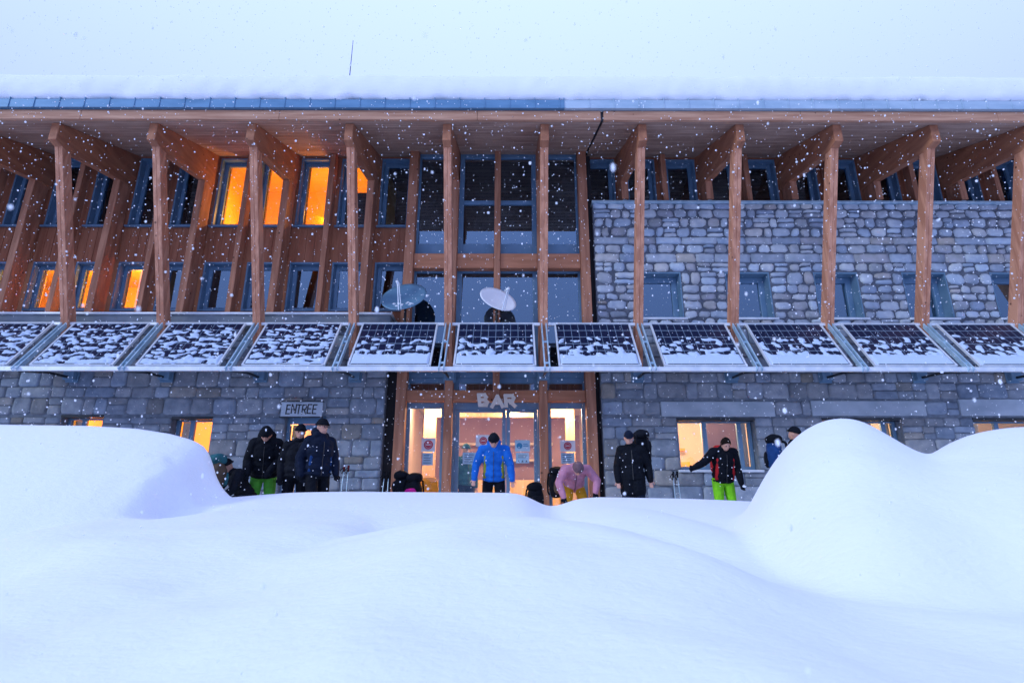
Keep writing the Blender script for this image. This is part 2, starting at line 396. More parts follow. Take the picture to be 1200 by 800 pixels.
Aa = layer([(-900,800),(0,790),(60,763),(128,716),(240,678),(300,656),(400,641),(446,632),(517,610),(560,606),(612,605),(737,607),(775,618),(800,630),(850,650),(950,668),(1400,690)], 4.7, .12, .045, .5, sm=15)
Ll = layer([(-900,690),(-200,675),(0,668),(60,664),(90,672),(110,692),(124,720),(180,800),(260,900)], 4.6, .16, .06, .5, sm=9)
Rr = layer([(700,760),(840,640),(880,598),(890,575),(900,556),(920,526),(940,506),(960,494),(985,489),(1010,492),(1040,509),(1086,538),(1110,521),(1140,508),(1180,501),(1230,499),(1300,500),(1500,540),(1900,640)], 6.0, .10, .145, 1.0, sm=9, fan=.85)
Ss = layer([(-900,520),(-200,500),(0,497),(100,499),(160,502),(200,508),(224,515),(238,522),(243,532),(246,548),(256,568),(270,584),(300,620),(400,700)], 7.1, .42, .10, 1.6, sm=3)
Z = smax(Cc, Mm, .02); Z = smax(Z, Qq, .03); Z = smax(Z, Aa, .02); Z = smax(Z, Ll, .03)
Z = smax(Z, layer([(-400,760),(0,712),(70,706),(150,704),(220,700),(300,690),(380,672),(430,668),(470,680),(520,700),(620,760),(800,900)], 3.9, .16, .06, .5, sm=11), .03)
Z = smax(Z, layer([(100,640),(180,618),(240,611),(330,613),(400,618),(440,632),(470,660),(540,740)], 5.5, .12, .05, .6, sm=9), .03)
Z = smax(Z, Ss, .05); Z = smax(Z, Rr, .12)
Zf = np.where(YY > 7.8, -.40, -1.75)
Z = smax(Z, Zf, .06)
# scoop at the right end of the left shelf
sx, sy = at(212, 560, 6.2).x, 6.15
Z -= .13*np.exp(-(((XX-sx)/.22)**2+((YY-sy)/.28)**2))
nzv = np.zeros_like(Z)
for (sc_, am) in ((.42, .11), (.95, .07), (2.1, .016), (6.0, .004)):
    for i in range(Z.shape[0]):
        if YA[i] < 1 or YA[i] > 8.8: continue
        nzv[i] += am*np.array([noise.noise(Vector((x*sc_+YA[i]*sc_*.5, YA[i]*sc_*1.5, sc_*7+2))) for x in XA])
fade = np.clip((5.9-YY)/1.3, 0, 1)*.95+.05
Z += nzv*fade
bx = at(215, 540, 6.4).x
for i in range(Z.shape[0]):
    if 5.6 < YA[i] < 7.3:
        for q in np.where(np.abs(XA-bx) < 1.0)[0]:
            w_ = math.exp(-((XA[q]-bx)/.38)**2-((YA[i]-6.45)/.38)**2)
            Z[i, q] += w_*.16*noise.noise(Vector((XA[q]*2.4, YA[i]*2.4, 4)))+w_*.05*noise.noise(Vector((XA[q]*7, YA[i]*7, 1)))
ny, nx = Z.shape
vs = np.stack([XX, YY, Z], -1).reshape(-1, 3)
idx = np.arange(ny*nx).reshape(ny, nx)
fs = np.stack([idx[:-1, :-1], idx[:-1, 1:], idx[1:, 1:], idx[1:, :-1]], -1).reshape(-1, 4)
me = bpy.data.meshes.new('snow_ground'); me.from_pydata(vs.tolist(), [], fs.tolist())
me.polygons.foreach_set('use_smooth', [True]*len(me.polygons)); me.materials.append(M['snow'])
gr = bpy.data.objects.new('snow_ground', me); col.objects.link(gr); tag(gr, 'deep fresh snow in soft drifts in front of the refuge', None, None, 'structure')
GZ = -.40

# ------------------------------------------------------------------ walls
j_left = range(-17, -3)
def jx(j): return gx(0)+.5*B*.5+j*B/2     # centre of half bay j
UZ0, UZ1 = zat(266, YW), zat(187, YW)
LZ0, LZ1 = zat(365, YW), zat(308, YW)
holesL = []
for j in j_left:
    c = jx(j); holesL += [(c-.40, c+.40, UZ0, UZ1), (c-.40, c+.40, LZ0, LZ1)]
ATL, ATR = gx(-1.5), gx(.5)
mb = MB(); holes_wall(mb, XL, ATL-.1, 4.15, 9.3, YW, YW+.16, holesL)
mb.build('timber_wall', M['clad'], REF)
# board joints of the cladding as thin battens
mb = MB()
x = XL
while x < ATL-.2:
    if not any(h[0]-.03 < x < h[1]+.03 for h in holesL): mb.box((x-.012, YW-.012, LZ1), (x+.012, YW-.002, UZ0))
    else: mb.box((x-.012, YW-.012, LZ1+.01), (x+.012, YW-.002, UZ0-.04))
    x += .21
mb.build('cladding_battens', M['clad'], REF)
for j in j_left:
    c = jx(j)
    for z0, z1 in ((UZ0, UZ1), (LZ0, LZ1)):
        window(c-.40, c+.40, z0, z1, YW-.03, fw=.14, dep=.06, recess=.17)
mb = MB()
for j in j_left:
    c = jx(j); mb.box((c-.43, YW-.10, UZ0-.045), (c+.43, YW-.031, UZ0-.003))
mb.build('window_sill', M['frame'], REF, bevel=.005)
# right wing: strip of windows above the stone wall
j_right = [j for j in range(0, 14)]
holesR = [(jx(j)-.40-(.0), jx(j)+.40, 7.05, UZ1) for j in range(1, 15)]
mb = MB(); holes_wall(mb, ATR+.1, XR, 6.6, 9.3, YW, YW+.16, holesR); mb.build('upper_timber_wall', M['clad'], REF)
for h in holesR: window(h[0], h[1], h[2], h[3], YW-.03, fw=.14, dep=.06, recess=.17)

CAPZ = zat(236, YF-.03)
sL = ATL-.36; sR = at(697, 300, YF).x
# stone openings on the upper floor of the right wing
sh = []
for i in range(6):
    xr = at(800, 345, YF).x + i*B; sh.append((xr-1.05, xr, zat(373, YF), zat(318, YF)))
gh = []            # ground floor openings (x0,x1,z0,z1)
def gop(pxa, pxb, ya, yb):
    a, b = at(pxa, (ya+yb)/2, YF), at(pxb, (ya+yb)/2, YF); h = (a.x, b.x, zat(yb, YF), zat(ya, YF)); gh.append(h); return h
gR1 = gop(795, 888, 489, 551); gR2 = gop(968, 1062, 489, 551); gR3 = gop(1147, 1240, 489, 551)
gL1 = gop(66, 116, 486, 535); gL2 = gop(197, 246, 488, 535); gD = gop(328, 377, 487, 600)
gh[-1] = gD = (gD[0], gD[1], GZ-.2, gD[3])
mb = MB()
holes_wall(mb, sR, XR, 4.0, CAPZ-.05, YF+.02, YF+.45, sh)
mb.build('upper_masonry_core', M['mortar'], REF)
mb = MB()
holes_wall(mb, sR, XR, GZ-.5, 3.998, YF+.02, YF+.45, gh)
holes_wall(mb, XL, sL, GZ-.5, 3.97, YF+.02, YF+.45, gh)
mb.build('lower_masonry_core', M['mortar_low'], REF)
BZ = 4.0
mb = MB()
stones(mb, sR, XR, BZ, CAPZ-.02, YF, (.17, .28), (.19, .46), .024, sh, .035, 1.0, 3,
       band=((zat(288, YF), zat(277, YF)), (zat(311, YF), zat(296, YF))))
o = mb.build('upper_stone_facing', M['stone'], REF, smooth=True, colors=True)
lint = [(at(774, 478, YF).x, at(908, 478, YF).x, zat(488, YF), zat(470, YF)), (at(950, 478, YF).x, at(1085, 478, YF).x, zat(487, YF), zat(469, YF)), (at(1124, 478, YF).x, at(1260, 478, YF).x, zat(487, YF), zat(467, YF))]
mb = MB()
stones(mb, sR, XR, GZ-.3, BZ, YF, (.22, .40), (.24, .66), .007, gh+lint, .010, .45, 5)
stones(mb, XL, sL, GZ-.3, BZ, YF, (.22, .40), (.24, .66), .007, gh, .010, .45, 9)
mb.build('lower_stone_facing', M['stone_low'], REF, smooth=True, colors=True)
for i, h in enumerate(lint):
    mb = MB(); mb.box((h[0]+.01, YF-.025, h[2]+.004), (h[1]-.01, YF+.3, h[3]-.006)); mb.build('lintel', M['concrete'], REF, bevel=.012)
mb = MB(); mb.box((sR-.02, YF-.07, CAPZ-.05), (XR, YF+.5, CAPZ+.02)); mb.build('wall_cap', M['galv'], REF, bevel=.008)
# stone windows: reveals and frames
for h in sh:
    mb = MB()
    mb.box((h[0]-.001, YF+.02, h[2]), (h[0]+.03, YF+.44, h[3])); mb.box((h[1]-.03, YF+.02, h[2]), (h[1]+.001, YF+.44, h[3]))
    mb.box((h[0]+.03, YF+.02, h[3]-.04), (h[1]-.03, YF+.44, h[3]-.001))
    mb.build('window_reveal', M['reveal'], REF)
    window(h[0]+.03, h[1]-.03, h[2]+.02, h[3]-.04, YF+.28, fw=.13, dep=.09)
    mb = MB(); mb.box((h[0]-.06, YF-.07, h[2]-.035), (h[1]+.06, YF+.3, h[2]+.012)); mb.build('window_sill', M['alu'], REF, bevel=.006)
# ground floor windows
def ground_window(h, mull=()):
    window(h[0]+.01, h[1]-.01, h[2]+.02, h[3]-.01, YF+.22, fw=.075, dep=.08, mull=mull, glass='glass_clear')
    mb = MB(); mb.box((h[0]-.05, YF-.07, h[2]-.04), (h[1]+.05, YF+.21, h[2]+.012)); mb.build('window_sill', M['alu'], REF, bevel=.006)
    mb = MB(); mb.box((h[0]+.002, YF+.0, h[3]-.06), (h[1]-.002, YF+.2, h[3]-.003)); mb.build('shutter_box', M['blackmetal'], REF)
for h in (gR1, gR2, gR3): ground_window(h, mull=(h[0]+(h[1]-h[0])*.39, h[0]+(h[1]-h[0])*.84))
for h in (gL1, gL2): ground_window(h, mull=(h[0]+(h[1]-h[0])*.40,))
# pine inner shutters folded against the reveals
for h, s in ((gR1, 1), (gR2, 1), (gR3, -1), (gL1, -1), (gL2, -1)):
    mb = MB(); w = .30
    if s > 0: mb.box((h[1]-.10-w*.62, YF+.33, h[2]+.10), (h[1]-.09, YF+.36, h[3]-.08))
    else: mb.box((h[0]+.09, YF+.33, h[2]+.10), (h[0]+.10+w*.8, YF+.36, h[3]-.08))
    mb.build('inner_shutter', M['pine'], REF, bevel=.004)
# entrance door (left)
dx0, dx1, dz1 = gD[0], gD[1], gD[3]
mb = MB(); mb.box((dx0, YF+.15, GZ), (dx0+.07, YF+.25, dz1)); mb.box((dx1-.07, YF+.15, GZ), (dx1, YF+.25, dz1)); mb.box((dx0+.07, YF+.15, dz1-.16), (dx1-.07, YF+.25, dz1))
fr = mb.build('door_frame', M['frame'], REF, bevel=.006)
mb = MB(); wd = .52; xd = dx1-.08-wd
mb.box((xd, YF+.18, GZ+.02), (xd+.09, YF+.23, dz1-.17)); mb.box((xd+wd-.09, YF+.18, GZ+.02), (xd+wd, YF+.23, dz1-.17))
mb.box((xd+.09, YF+.18, dz1-.29), (xd+wd-.09, YF+.23, dz1-.17)); mb.box((xd+.09, YF+.18, GZ+.02), (xd+wd-.09, YF+.23, GZ+.6))
d = mb.build('door', M['frame'], REF, bevel=.006)
mb = MB(); mb.add([(xd+.08, YF+.2, GZ+.55), (xd+wd-.08, YF+.2, GZ+.55), (xd+wd-.08, YF+.2, dz1-.28), (xd+.08, YF+.2, dz1-.28)], [(0, 1, 2, 3)]); mb.build('pane', M['glass_clear'], d)
mb = MB(); mb.box((dx0+.075, YF+.30, GZ), (dx0+.33, YF+.34, dz1-.17)); mb.build('inner_door_leaf', M['pine'], REF, bevel=.004)

# balcony slab and its flashing, left wing
mb = MB(); mb.box((XL, 12.22, 3.98), (ATL-.30, YW+.2, 4.24)); mb.build('balcony_slab', M['slab'], REF)
mb = MB(); mb.box((XL, 12.16, 4.243), (ATL-.26, 12.4, 4.29)); mb.build('slab_flashing', M['alu'], REF, bevel=.006)
mb = MB(); mb.box((XL, 12.4, 4.243), (ATL-.26, YW-.003, 4.27)); mb.build('slab_deck', M['galv'], REF)

# ------------------------------------------------------------------ atrium
GLY = YF+.24
zb = [GZ, zat(470, YF), zat(457, YF), zat(440, YF), zat(314, YF), zat(297, YF), UZ1]
for k, w in ((-1.5, .22), (-1, .18), (-.5, .15), (0, .18), (.5, .22)):
    mb = MB(); mb.bar((gx(k), YF+.06, GZ if k != -.5 else zb[1]), (gx(k), YF+.06, 8.75), w, .24); mb.build('atrium_post', M['column'], REF, bevel=.01)
bays = [(-1.5, -1), (-1, 0), (0, .5)]
cells = [(-1.5, -1, .112, .092), (-1, -.5, .092, .077), (-.5, 0, .077, .092), (0, .5, .092, .112)]
for a, b, w0, w1 in cells:
    for q in (4, 1):
        mb = MB(); mb.box((gx(a)+w0, YF, zb[q]), (gx(b)-w1, YF+.2, zb[q+1])); mb.build('cross_beam', M['wood_h'], REF, bevel=.008)
mb = MB(); mb.box((ATL+.1, GLY+.11, zb[2]), (ATR-.1, GLY+.16, zb[3]-.05)); mb.build('spandrel_panel', M['clad'], REF)
for a, b in bays:
    x0, x1 = gx(a)+.02, gx(b)-.02
    if b-a == 1: x0 += .05; x1 -= .05
    c = (x0+x1)/2
    window(x0, x1, zb[5]-.18, UZ1, GLY, fw=.13, dep=.09, mull=(), tran=((zat(237, GLY),) if b-a == 1 else ()), bottom=.55)
    window(x0, x1, zb[3]+.0, zb[4]+.12, GLY, fw=.13, dep=.09)
    window(x0, x1, zb[2]-.1, zb[3]-.002, GLY, fw=.12, dep=.09)
# ground row
GT = zb[1]+.08
window(gx(-1.5)+.02, gx(-1)-.02, GZ, GT, GLY, fw=.16, dep=.09, glass='glass_clear', bottom=.3, top=.2)
window(gx(0)+.02, gx(.5)-.02, GZ, GT, GLY, fw=.16, dep=.09, glass='glass_clear', bottom=.3, top=.2)
mb = MB(); ax0, ax1 = gx(-1)+.07, gx(0)-.07
mb.box((ax0, GLY, GZ), (ax0+.07, GLY+.12, GT)); mb.box((ax1-.05, GLY, GZ), (ax1, GLY+.12, GT)); mb.box((ax0+.07, GLY, GT-.22), (ax1-.05, GLY+.12, GT))
mb.build('bar_door_frame', M['frame'], REF, bevel=.006)
xs_ = at(593, 520, GLY).x
for (a, b) in ((ax0+.075, xs_-.004), (xs_+.004, ax1-.055)):
    mb = MB(); s = .085; top = GT-.225
    mb.box((a, GLY+.02, GZ+.02), (a+s, GLY+.08, top)); mb.box((b-s, GLY+.02, GZ+.02), (b, GLY+.08, top))
    mb.box((a+s, GLY+.02, top-.06), (b-s, GLY+.08, top)); mb.box((a+s, GLY+.02, GZ+.02), (b-s, GLY+.08, GZ+.28))
    d = mb.build('bar_door', M['frame'], REF, bevel=.005)
    g = MB(); g.add([(a+s*.7, GLY+.05, GZ+.2), (b-s*.7, GLY+.05, GZ+.2), (b-s*.7, GLY+.05, top-.04), (a+s*.7, GLY+.05, top-.04)], [(0, 1, 2, 3)]); g.build('pane', M['glass_clear'], d)
    g = MB(); hx = b-s/2 if a < -1 else a+s/2
    g.tube([(hx, GLY+.02, .75), (hx, GLY-.03, .75), (hx, GLY-.03, 1.05), (hx, GLY+.02, 1.05)], .011); g.build('handle', M['alu'], d)

# ------------------------------------------------------------------ eave posts, rafters, columns, roof
def soff(y): return 7.93+(y-10.30)*math.tan(R(19.5))
ks = list(range(-7, 7))
for k in ks:
    x = gx(k)
    mb = MB(); mb.bar((x-.042, 12.30, 3.0), (x-.042, 10.60, soff(10.6)-.08), .082, .25); mb.bar((x+.044, 12.30, 3.0), (x+.044, 10.60, soff(10.6)-.08), .084, .25)
    mb.build('eave_post', M['post'], REF, bevel=.008)
    mb = MB(); yb = YF+.03
    mb.prism([(10.42, soff(10.42)-.004), (yb+.45, soff(yb+.45)-.004), (yb+.45, 7.86), (yb, 7.86), (10.72, 7.50), (10.42, 7.56)], 'x', x-.09, x+.09)
    # rafter pair seen as one beam beside the post head
    mb.build('rafter', M['wood_y'], REF, bevel=.008)
for k in [v/2 for v in range(-14, 14)]:
    if -1.5 <= k <= .5: continue
    x = gx(k); main = k == int(k)
    w, dpt = (.17, .44) if main else (.13, .26)
    left = k < 0
    zbot = 4.36 if left else CAPZ+.09
    ztop = 7.858 if main else soff(YF+.1)-.01
    y0 = YF-.02 if main else YF+.12
    mb = MB(); mb.box((x-w/2, y0, zbot), (x+w/2, y0+dpt-.02, ztop)); c = mb.build('inner_column', M['column'], REF, bevel=.008)
    mb = MB(); zf = 4.27 if left else CAPZ+.02
    mb.box((x-.05, y0+.05, zf), (x+.05, y0+.15, zbot)); mb.build('column_foot', M['galv'], c)
EY = 10.24
EXJ = at(705, 137, 10.3).x
mb = MB()
for a, b in ((XL, EXJ-.03), (EXJ+.03, XR)):
    mb.prism([(10.30, soff(10.30)), (13.4, soff(13.4)), (13.4, soff(13.4)+.03), (10.30, soff(10.30)+.03)], 'x', a, b)
mb.build('soffit', M['soffit'], REF)
mb = MB(); mb.prism([(10.30, soff(10.30)+.032), (17.5, soff(17.5)+.032), (17.5, soff(17.5)+.25), (10.30, soff(10.30)+.25)], 'x', XL, XR)
mb.build('roof', M['dark'], REF)
mb = MB(); mb.box((EXJ-.028, 10.27, soff(10.3)+.0), (EXJ+.028, 10.296, soff(10.3)+.26)); mb.build('expansion_joint', M['black'], REF)
zf0, zf1, zg1 = 7.92, zat(131, 10.26), zat(118, 10.2)
mb = MB()
xs = [XL]; 
while xs[-1] < EXJ-.03: xs.append(min(xs[-1]+4.2, EXJ-.03))
for a, b in zip(xs, xs[1:]): mb.box((a+.003, 10.22, zf0), (b-.003, 10.295, zf1))
xs = [EXJ+.03]
while xs[-1] < XR: xs.append(min(xs[-1]+4.2, XR))
for a, b in zip(xs, xs[1:]): mb.box((a+.003, 10.22, zf0), (b-.003, 10.295, zf1))
mb.build('fascia_board', M['fascia'], REF, bevel=.006)
XG = at(661, 125, 10.2).x
def gutter(a, b, m):
    mb = MB(); x = a
    while x < b-.01:
        e = min(x+.53, b)
        mb.prism([(10.15, zf1+.01), (10.30, zf1+.01), (10.30, zg1), (10.17, zg1), (10.17, zg1-.02), (10.145, zg1-.03)], 'x', x+.0015, e-.0015)
        mb.box((e-.012, 10.135, zf1+.008), (e+.004, 10.2, zg1+.022))
        x = e
    mb.build('gutter', m, REF)
gutter(XL, XG, M['gutter']); gutter(XG+.004, XR, M['gutter2'])
# rods of the snow guard
# roof shell sides, back wall, floors: keeps rooms dark
mb = MB(); mb.box((XL, 17.0, GZ-.5), (XR, 17.2, 10.4)); mb.box((XL-.2, 12.5, GZ-.5), (XL, 17.2, 10)); mb.box((XR, 12.5, GZ-.5), (XR+.2, 17.2, 10))
mb.build('back_wall', M['dark'], REF)
mb = MB(); mb.box((XL, 13.12, 3.7), (XR, 17, 3.9)); mb.box((XL, 13.12, 6.15), (XR, 17, 6.35)); mb.box((XL, 12.9, GZ-.1), (XR, 17, GZ-.01))
mb.build('floor_slab', M['dark'], REF)

# roof snow: thick slab with a rounded, uneven lip
def roofsnow():
    xs = np.arange(XL, XR+.01, .07); prof = []
    ztop = zat(84, 10.2)
    base = [(10.24, zg1+.0), (10.14, zg1+.03), (10.10, zg1+.12), (10.10, zg1+.30), (10.13, zg1+.45), (10.20, ztop-.13), (10.30, ztop-.03), (10.48, ztop+.10), (10.8, ztop+.27), (11.6, ztop+.60), (14, ztop+1.45), (17.6, ztop+2.6)]
    vs = []; fs = []; n = len(base)
    for i, x in enumerate(xs):
        lip = noise.noise(Vector((x*1.1, 3.1, 0)))*.07+noise.noise(Vector((x*3.7, 1, 5)))*.05
        for q, (y, z) in enumerate(base):
            dy = noise.noise(Vector((x*.8, z*2.2, 2)))*.035+noise.noise(Vector((x*3, z*6, 9)))*.03
            dz = noise.noise(Vector((x*.5, y*.7, 4)))*.03 if q > 5 else 0
            if q <= 2: dz = max(lip, -.03)*(1-q*.35); dy *= 1.4
            vs.append((x, y+dy, z+dz))
    for i in range(len(xs)-1):
        for q in range(n-1): fs.append((i*n+q, i*n+q+1, (i+1)*n+q+1, (i+1)*n+q))
    mb = MB(); mb.add(vs, fs); o = mb.build('roof_snow', M['roofsnow'], None, smooth=True)
    tag(o, 'thick slab of snow lying on the refuge roof above the blue gutter', 'roof snow')
roofsnow()
p0, p1 = at(409.8, 84, 10.6), at(413.6, 48, 11.0)
mb = MB(); mb.tube([Vector((p0.x, 10.62, p0.z-.35)), Vector((p0.x, 10.62, p0.z)), Vector((p0.x+.0, 10.62, zat(48, 10.62)))], [.012, .010, .006], 6)
o = mb.build('roof_rod', M['blackmetal']); tag(o, 'thin bare metal rod sticking up out of the roof snow', 'rod')

# ------------------------------------------------------------------ rooms
def room(x0, x1, y1, z0, z1, mwall, lights, color, power, back=None, ceil=None, y0=13.14):
    for a in (x0-.05, x1):
        mb = MB(); mb.box((a, y0, z0), (a+.05, y1, z1)); mb.build('room_wall', mwall, REF)
    mb = MB(); mb.box((x0, y1, z0), (x1, y1+.05, z1)); mb.build('room_back_wall', back or mwall, REF)
    mb = MB(); mb.box((x0, y0, z1), (x1, y1, z1+.05)); mb.build('room_ceiling', ceil or mwall, REF)
    for (lx, ly, lz) in lights:
        l = bpy.data.lights.new('room_lamp', 'POINT'); l.energy = power; l.color = color; l.shadow_soft_size = .12
        lo = bpy.data.objects.new('room_lamp', l); col.objects.link(lo); lo.location = (lx, ly, lz)
OR = (1, .40, .05)
room(jx(-8)-.5, jx(-5)+.5, 15.2, 6.4, 9.2, M['room_orange'], [(jx(-7.6), 13.75, 7.6), (jx(-5.9), 14.1, 7.8)], OR, 100)
room(jx(-14)-.4, jx(-10)+.5, 15.2, 3.92, 6.1, M['room_orange'], [(jx(-12.2), 13.8, 5.4), (jx(-10.4), 13.8, 5.4)], OR, 100)
for j_, (cz0, cz1) in [(j, (UZ0, UZ1)) for j in (-8, -7, -6)]+[(j, (LZ0, LZ1)) for j in (-13, -12, -11, -10)]:
    for sg in (-1, 1):
        m = MB(); c = jx(j_); pts = []; n_ = 24
        for i in range(n_+1): pts.append((c+sg*(.40-.17*i/n_), 13.2+.018*math.sin(i*1.7+j_)))
        for a, b in zip(pts, pts[1:]): m.add([(a[0], a[1], cz0-.05), (b[0], b[1], cz0-.05), (b[0], b[1], cz1), (a[0], a[1], cz1)], [(0, 1, 2, 3)])
        m.build('curtain', M['curtain'], REF, smooth=True)
for (xa, xb, za, zb_) in ((jx(-6)-.7, jx(-6)+.15, 6.4, 8.05), (jx(-8)-.45, jx(-8)+.1, 6.4, 7.7), (jx(-12)-.3, jx(-12)+.4, 3.92, 5.0), (jx(-10)-.2, jx(-10)+.5, 3.92, 5.2)):
    mb = MB(); mb.prism([(xa, za), (xb, za), (xb, zb_-.35), (xa, zb_)], 'y', 14.3, 14.4); mb.build('window_darkening_board', M['ochre'], REF)  # added slanted boards, not real bunks; they darken the lower parts of lit windows
mb = MB(); c = jx(-5); mb.box((c-.39, YW+.18, UZ0), (c+.39, YW+.2, UZ0+(UZ1-UZ0)*.55)); mb.build('unlit_window_board', M['dark'], REF)  # added dark board, so that only the upper part of this window looks lit
# ground floor left: shop / hallway
room(gL1[0]-.6, gL2[1]+.9, 15.0, GZ, 2.35, M['room_orange'], [(gL1[0]+.4, 13.7, 1.9), (gL2[0]+.3, 13.7, 1.9)], OR, 120)
WM = (1, .76, .52)
room(gD[0]-.3, gD[1]+.5, 15.2, GZ, 2.45, M['room_cream'], [((gD[0]+gD[1])/2, 14.0, 2.1)], (1, .5, .2), 90)
# bar
room(ATL-.1, ATR+.2, 16.4, GZ, 2.62, M['room_cream'], [(-1.9, 13.9, 2.3), (.1, 14.2, 2.35), (1.3, 13.8, 2.3)], WM, 95, back=M['room_mauve'], ceil=M['room_cream'], y0=GLY+.14)
room(gR1[0]-.4, XR-1, 16.0, GZ, 2.4, M['room_cream'], [(gR1[0]+.5, 13.8, 2.15), (gR2[0]+.5, 13.8, 2.15), (gR3[0]+.6, 13.8, 2.15)], (1, .72, .42), 150, back=M['room_cream'])
# joinery in the bar: pine portal, counter front and shelf
mb = MB(); mb.box((ATL+.25, 14.3, GZ), (ATL+.55, 14.5, 2.55)); mb.box((ATL+.55, 14.3, 2.25), (1.4, 14.5, 2.55)); mb.box((1.4, 14.3, GZ), (1.62, 14.5, 2.55)); mb.build('bar_portal', M['pine'], REF)
mb = MB(); mb.box((-1.7, 15.2, GZ), (1.3, 15.8, .75)); mb.build('bar_counter', M['pine'], REF, bevel=.01)
mb = MB(); mb.box((-1.5, 16.1, 1.3), (1.2, 16.38, 1.36)); mb.box((-1.5, 16.1, 1.75), (1.2, 16.38, 1.81)); mb.build('bar_shelf', M['room_cream'], REF)
for (a, b, zz) in ((gR1[0]+.1, gR1[1]-.9, 1.15), (gR2[0]+.2, gR2[1]-.8, 1.15)):
    mb = MB(); mb.box((a, 14.4, .9), (b, 14.9, zz)); mb.box((a, 15.7, 1.55), (b+.3, 15.95, 1.62)); mb.build('serving_shelf', M['ochre'], REF)
for (x0_, x1_) in ((gR1[0]+.72, gR1[1]-.28), (gR2[0]+.72, gR2[1]-.28)):
    mb = MB(); mb.box((x0_+.2, 13.6, GZ), (x1_+.32, 13.68, 2.35)); mb.build('partition', M['room_mauve'], REF)
for (a, b) in ((sL-.02, ATL-.09), (ATR+.09, sR+.02)):
    mb = MB(); mb.box((a, YF+.19, GZ), (b, YF+.23, 8.7 if a > 0 else 3.96)); mb.build('gap_light_block', M['dark'], REF)  # added dark boards that stop room light leaking beside the atrium posts
# orange chair and lamp seen through the left bar window
def chair_inside():
    r = empty('dining_chair', (-1.86, 13.35, GZ)); tag(r, 'orange wooden chair inside the bar behind the left window', 'chair')
    m = MB(); m.box((-.22, -.2, .42), (.22, .2, .47)); m.build('seat', M['ochre'], r, bevel=.01)
    m = MB(); m.box((-.2, .17, .55), (.2, .21, 1.02)); m.prism([(-.2, 1.02), (.2, 1.02), (.12, 1.14), (-.12, 1.14)], 'y', .17, .21); m.build('backrest', M['ochre'], r, bevel=.008)
    for sx in (-1, 1):
        for sy in (-1, 1):
            m = MB(); m.bar((sx*.19, sy*.17, 0), (sx*.19, sy*.17+(.02 if sy > 0 else 0), .42 if sy < 0 else .9), .04, .04); m.build('leg', M['ochre'], r)
chair_inside()
for i, (x, y, z, lab) in enumerate(((-.85, 14.0, 1.15, 'small globe lamp glowing low behind the left leaf of the bar door'),)):
    r = empty('globe_lamp', (x, y, GZ)); tag(r, lab, 'lamp')
    m = MB(); m.tube([(0, 0, 0), (0, 0, .02), (0, 0, z-GZ-.06)], [.12, .02, .015], 10); m.build('stand', M['blackmetal'], r)
    m = MB(); m.sell((0, 0, z-GZ), (.07, .07, .07)); m.build('globe', M['lamp'], r, smooth=True)

# ------------------------------------------------------------------ canopy frame with solar panels
PT = Vector((0, 11.94, zat(380, 11.94))); PB = Vector((0, 10.99, zat(432.5, 10.99)))
td = (PB-PT); plen = td.length; td.normalize(); nrm = Vector((0, -td.z*-1, 0))
nrm = Vector((1, 0, 0)).cross(td); 
if nrm.z < 0: nrm = -nrm
CF = empty('canopy_frame', (0, 0, 0)); tag(CF, 'galvanised steel canopy frame of rails and arms carrying the solar panels', 'canopy frame')
m = MB(); m.bar((XL, PT.y, PT.z), (XR, PT.y, PT.z), .06, .07, side=(0, 0, 1)); m.build('top_rail', M['alu'], CF)
m = MB(); m.bar((XL, PB.y, PB.z), (XR, PB.y, PB.z), .085, .09, side=(0, 0, 1)); m.build('bottom_rail', M['alu'], CF)
m = MB(); q = PT+td*(plen*.86)-nrm*.16; m.tube([(XL, q.y, q.z), (XR, q.y, q.z)], .03, 8); m.build('rear_pipe', M['alu'], CF)
for k in ks:
    x = gx(k)
    m = MB(); a = PT-td*.24+nrm*.03; b = PB+td*.06+nrm*.03
    for s in (-.048, .048): m.bar((x+s, a.y, a.z), (x+s, b.y, b.z), .026, .09)
    for t in (.12, .5, .88):
        c = a.lerp(b, t); m.box((x-.035, c.y-.02, c.z-.02), (x+.035, c.y+.02, c.z+.02))
    m.build('arm', M['galv'], CF)
    m = MB(); m.tube([(x, 12.36, 2.82), (x, 11.7, 2.78), (x, PB.y+.05, PB.z-.03)], .028, 8); m.build('strut', M['blackmetal'], CF)
    m = MB(); m.box((x-.11, 12.28, 2.76), (x+.13, 12.42, 2.98)); m.box((x-.13, 12.40, 2.72), (x+.15, 12.44, 3.15)); m.build('wall_bracket', M['reveal'], CF, bevel=.01)

